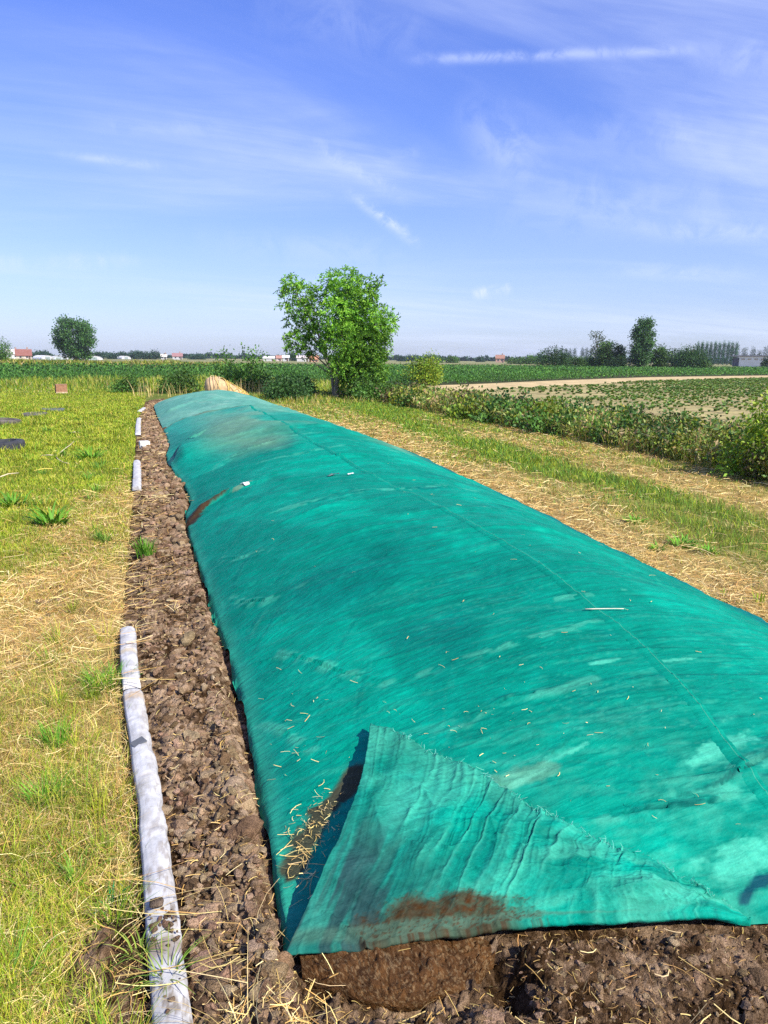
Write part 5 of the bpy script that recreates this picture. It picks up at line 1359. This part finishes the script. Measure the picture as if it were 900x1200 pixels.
# thin far hedgerows that read as one dark line
gs = []
for x0, x1, dist, h in ((-60, 62, 700, 3.2), (95, 330, 720, 3.5), (240, 470, 760, 3.0), (455, 640, 700, 4.0), (640, 960, 700, 4.5)):
    m = int(abs(x1-x0)*9); px = rnd(x0, x1, m)
    P = np.array([bearing(a, dist) for a in px]); P[:, 2] = rng.random(m)*h*(.3+1.2*fbm(px*.09, px*0, 251, 3))
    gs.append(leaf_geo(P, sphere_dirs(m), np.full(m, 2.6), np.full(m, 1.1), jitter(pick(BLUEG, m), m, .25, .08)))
V, F, c = joined(gs)
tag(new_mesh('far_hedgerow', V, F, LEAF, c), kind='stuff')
# tall dry grass on the far left field edge
n = 9000
px = rnd(-20, 270, n); dist = rnd(118, 150, n); P = np.array([bearing(a, d) for a, d in zip(px, dist)])
g = blade_geo(P, rnd(.5, 1.5, n)*(.5+1.0*fbm(px*.05, dist*.1, 261, 3)), np.full(n, .10), rnd(.1, .8, n), jitter(pick(np.concatenate([LIME*.8, STR[[1, 3]]*.7, LIME*.6]), n), n, .2), 3)
tag(new_mesh('far_field_grass', *g[:2], LEAF, g[2]), kind='stuff')

# ------------------------------------------------------------------ far buildings
def face_cam(px, dist, name, label, cat, turn=0.0, group=None):
    loc = bearing(px, dist)
    return thing(name, tuple(loc), label, cat, group, -np.arctan2(loc[0], loc[1])+turn)
def gable(w, d, h, ridge, over=.3, axis='x', t=.25):
    """roof along x: two slopes and their thickness"""
    x0, x1 = -w/2-over, w/2+over
    V = np.array([(x0, -d/2-over, h-.1), (x1, -d/2-over, h-.1), (x1, 0, ridge), (x0, 0, ridge), (x0, d/2+over, h-.1), (x1, d/2+over, h-.1)])
    V = np.concatenate([V, V-np.array([0, 0, t])])
    F = np.array([(0, 1, 2, 3), (3, 2, 5, 4), (6, 9, 8, 7), (9, 10, 11, 8), (0, 6, 7, 1), (4, 5, 11, 10), (0, 3, 9, 6), (3, 4, 10, 9), (1, 7, 8, 2), (2, 8, 11, 5)])
    return V, F
def house(px, dist, w, d, h, ridge, wall, roof, label, name='house', turn=0.0, windows=2, chimney=True, door=True):
    if name == 'farm_shed': chimney = False
    t = face_cam(px, dist, name, label, 'house' if name == 'house' else 'shed', turn)
    V = np.array([(-w/2, -d/2, -.2), (w/2, -d/2, -.2), (w/2, d/2, -.2), (-w/2, d/2, -.2), (-w/2, -d/2, h), (w/2, -d/2, h), (w/2, d/2, h), (-w/2, d/2, h), (-w/2, 0, ridge-.3), (w/2, 0, ridge-.3)])
    new_mesh('wall', V, [np.array([(0, 1, 5, 4), (2, 3, 7, 6)]), np.array([(1, 2, 6, 9, 5), (3, 0, 4, 8, 7)])], WALLM, np.asarray(wall), False, t)
    V, F = gable(w, d, h, ridge); rf = new_mesh('roof', V, F, WALLM, np.asarray(roof), False, t)
    if chimney:
        g = box_geo(w*.2, w*.2+.6, -.3, .3, ridge-.6, ridge+.8, (.3, .2, .16)); new_mesh('chimney', *g[:2], WALLM, g[2], False, rf)
    for k in range(windows):
        x = -w/2+w*(k+.7)/(windows+.4); g = box_geo(x-.35, x+.35, -d/2-.06, -d/2+.05, h*.35, h*.75, (.05, .06, .07)); new_mesh('window', *g[:2], WALLM, g[2], False, t)
    if door:
        g = box_geo(w/2-1.1, w/2-.35, -d/2-.05, -d/2+.05, 0, min(1.9, h-.15), (.12, .08, .06)); new_mesh('door', *g[:2], WALLM, g[2], False, t)
    return t
WHITE, RED = (.48, .47, .45), (.24, .10, .075)
house(28, 330, 5.5, 5, 1.6, 3.9, (.55, .48, .40), RED, 'red roofed house half hidden behind grass at far left')
house(15, 345, 5, 5, 2.2, 3.9, (.70, .68, .64), (.55, .5, .46), 'pale roofed house left of the red roofed one, by the left trees', windows=2)
def tunnel(px, dist, w, l, h, label, col=(.62, .62, .60)):
    t = face_cam(px, dist, 'polytunnel', label, 'polytunnel', .35)
    a = np.linspace(0, np.pi, 22)[None, :]; s = np.linspace(0, l, 9)[:, None]
    X = w/2*np.cos(a)+0*s; Z = h*np.sin(a)**.8+0*s; Y = s+0*a
    new = grid_mesh('cover', X, Y, Z, PLAS, np.asarray(col), t)
    V = np.concatenate([np.stack([X[0], Y[0]+.05, Z[0]], 1), [[0, .05, 0]]]); i = np.arange(21)
    new_mesh('end_wall', V, np.stack([i, i+1, np.full(21, 22)], -1), PLAS, np.asarray(col)*.8, False, t)
    g = box_geo(-w*.18, w*.18, -.03, .04, 0, h*.72, (.25, .30, .28)); new_mesh('door', *g[:2], PLAS, g[2], False, t)
    for k in range(5):
        P = np.stack([w/2*1.01*np.cos(a[0]), np.full(22, l*k/4), h*1.01*np.sin(a[0])**.8], 1); g = tube_geo(P, .06, 5, (.5, .5, .5)); new_mesh('hoop', *g[:2], PLAS, g[2], True, t)
tunnel(56, 300, 4.6, 9, 1.55, 'white arched polytunnel with a dark doorway at far left')
tunnel(69, 315, 5, 9, 1.2, 'greyish polytunnel just left of the lone round tree', (.55, .60, .62))
tunnel(82, 330, 4, 8, 1.3, 'white polytunnel directly behind the lone round tree')
tunnel(110, 310, 7, 9, 1.5, 'broad white polytunnel right of the lone round tree')
tunnel(148, 420, 5, 9, 1.6, 'small far white polytunnel under the far trees')
house(192, 430, 3.0, 4, 1.7, 2.9, WHITE, (.62, .58, .5), 'small far cream house left of the pink roofed house', windows=2)
house(208, 430, 5.2, 5, 1.9, 3.5, WHITE, (.30, .16, .15), 'far white house with a pinkish red roof, left of the straw bale')
house(315, 340, 4.8, 5, 1.5, 2.2, WHITE, (.70, .69, .66), 'long low white shed, leftmost of the white sheds left of the walnut tree', 'farm_shed', windows=0)
house(327, 350, 2.4, 4, 1.5, 2.6, (.60, .5, .45), (.38, .2, .15), 'small shed with brownish roof between two white sheds', 'farm_shed', windows=1)
house(335, 340, 2.8, 5, 1.9, 2.7, WHITE, (.72, .71, .69), 'white shed left of the squarish green far tree', 'farm_shed', windows=1)
house(355, 330, 5.2, 5, 1.8, 2.6, WHITE, (.6, .52, .48), 'white shed behind the left branches of the walnut tree', 'farm_shed', windows=1)
house(368, 300, 3.4, 4, 1.3, 2.4, (.55, .33, .22), (.46, .22, .12), 'orange brown house behind the walnut trunk branches', windows=1)
house(586, 420, 4.6, 4.6, 2.4, 4.2, (.42, .27, .20), (.30, .16, .11), 'orange roofed brick house alone on the horizon in the middle', windows=2)
# the long white barn
t = face_cam(886, 300, 'long_barn', 'long white flat-roofed barn with a dark left end, before the poplars at right', 'barn', -.25)
g = box_geo(-5.6, 14, 0, 12, -.3, 3.5, (.80, .76, .68)); new_mesh('wall', *g[:2], WALLM, g[2], False, t)
g = box_geo(-8, -5.65, .6, 12, -.3, 3.2, (.10, .10, .12)); new_mesh('dark_end_bay', *g[:2], WALLM, g[2], False, t)
g = box_geo(-8.3, 14.3, -.3, 12.3, 3.52, 3.95, (.30, .26, .25)); new_mesh('roof', *g[:2], WALLM, g[2], False, t)
for k in range(7):
    x = -4.9+k*2.2; g = box_geo(x, x+1.2, -.05, .06, 2.35, 2.85, (.50, .40, .28)); new_mesh('window', *g[:2], WALLM, g[2], False, t)
far_tree('bush', 899, 420, 430, 9, 280, DKG*.6, 'very dark round bush in front of the right end of the white barn', 500)
# ------------------------------------------------------------------ the air
hz_m = bpy.data.materials.new('air'); hz_m.use_nodes = True
hn = hz_m.node_tree; hn.nodes.clear()
pv = hn.nodes.new('ShaderNodeVolumePrincipled'); pv.inputs['Color'].default_value = (.86, .92, 1, 1)
pv.inputs['Density'].default_value = .00018; pv.inputs['Anisotropy'].default_value = .2
ho = hn.nodes.new('ShaderNodeOutputMaterial'); hn.links.new(pv.outputs[0], ho.inputs['Volume'])
V, F, c = box_geo(-1500, 1500, -300, 1500, -1.2, 22)
tag(new_mesh('haze', V, F, hz_m, None, False), kind='stuff')
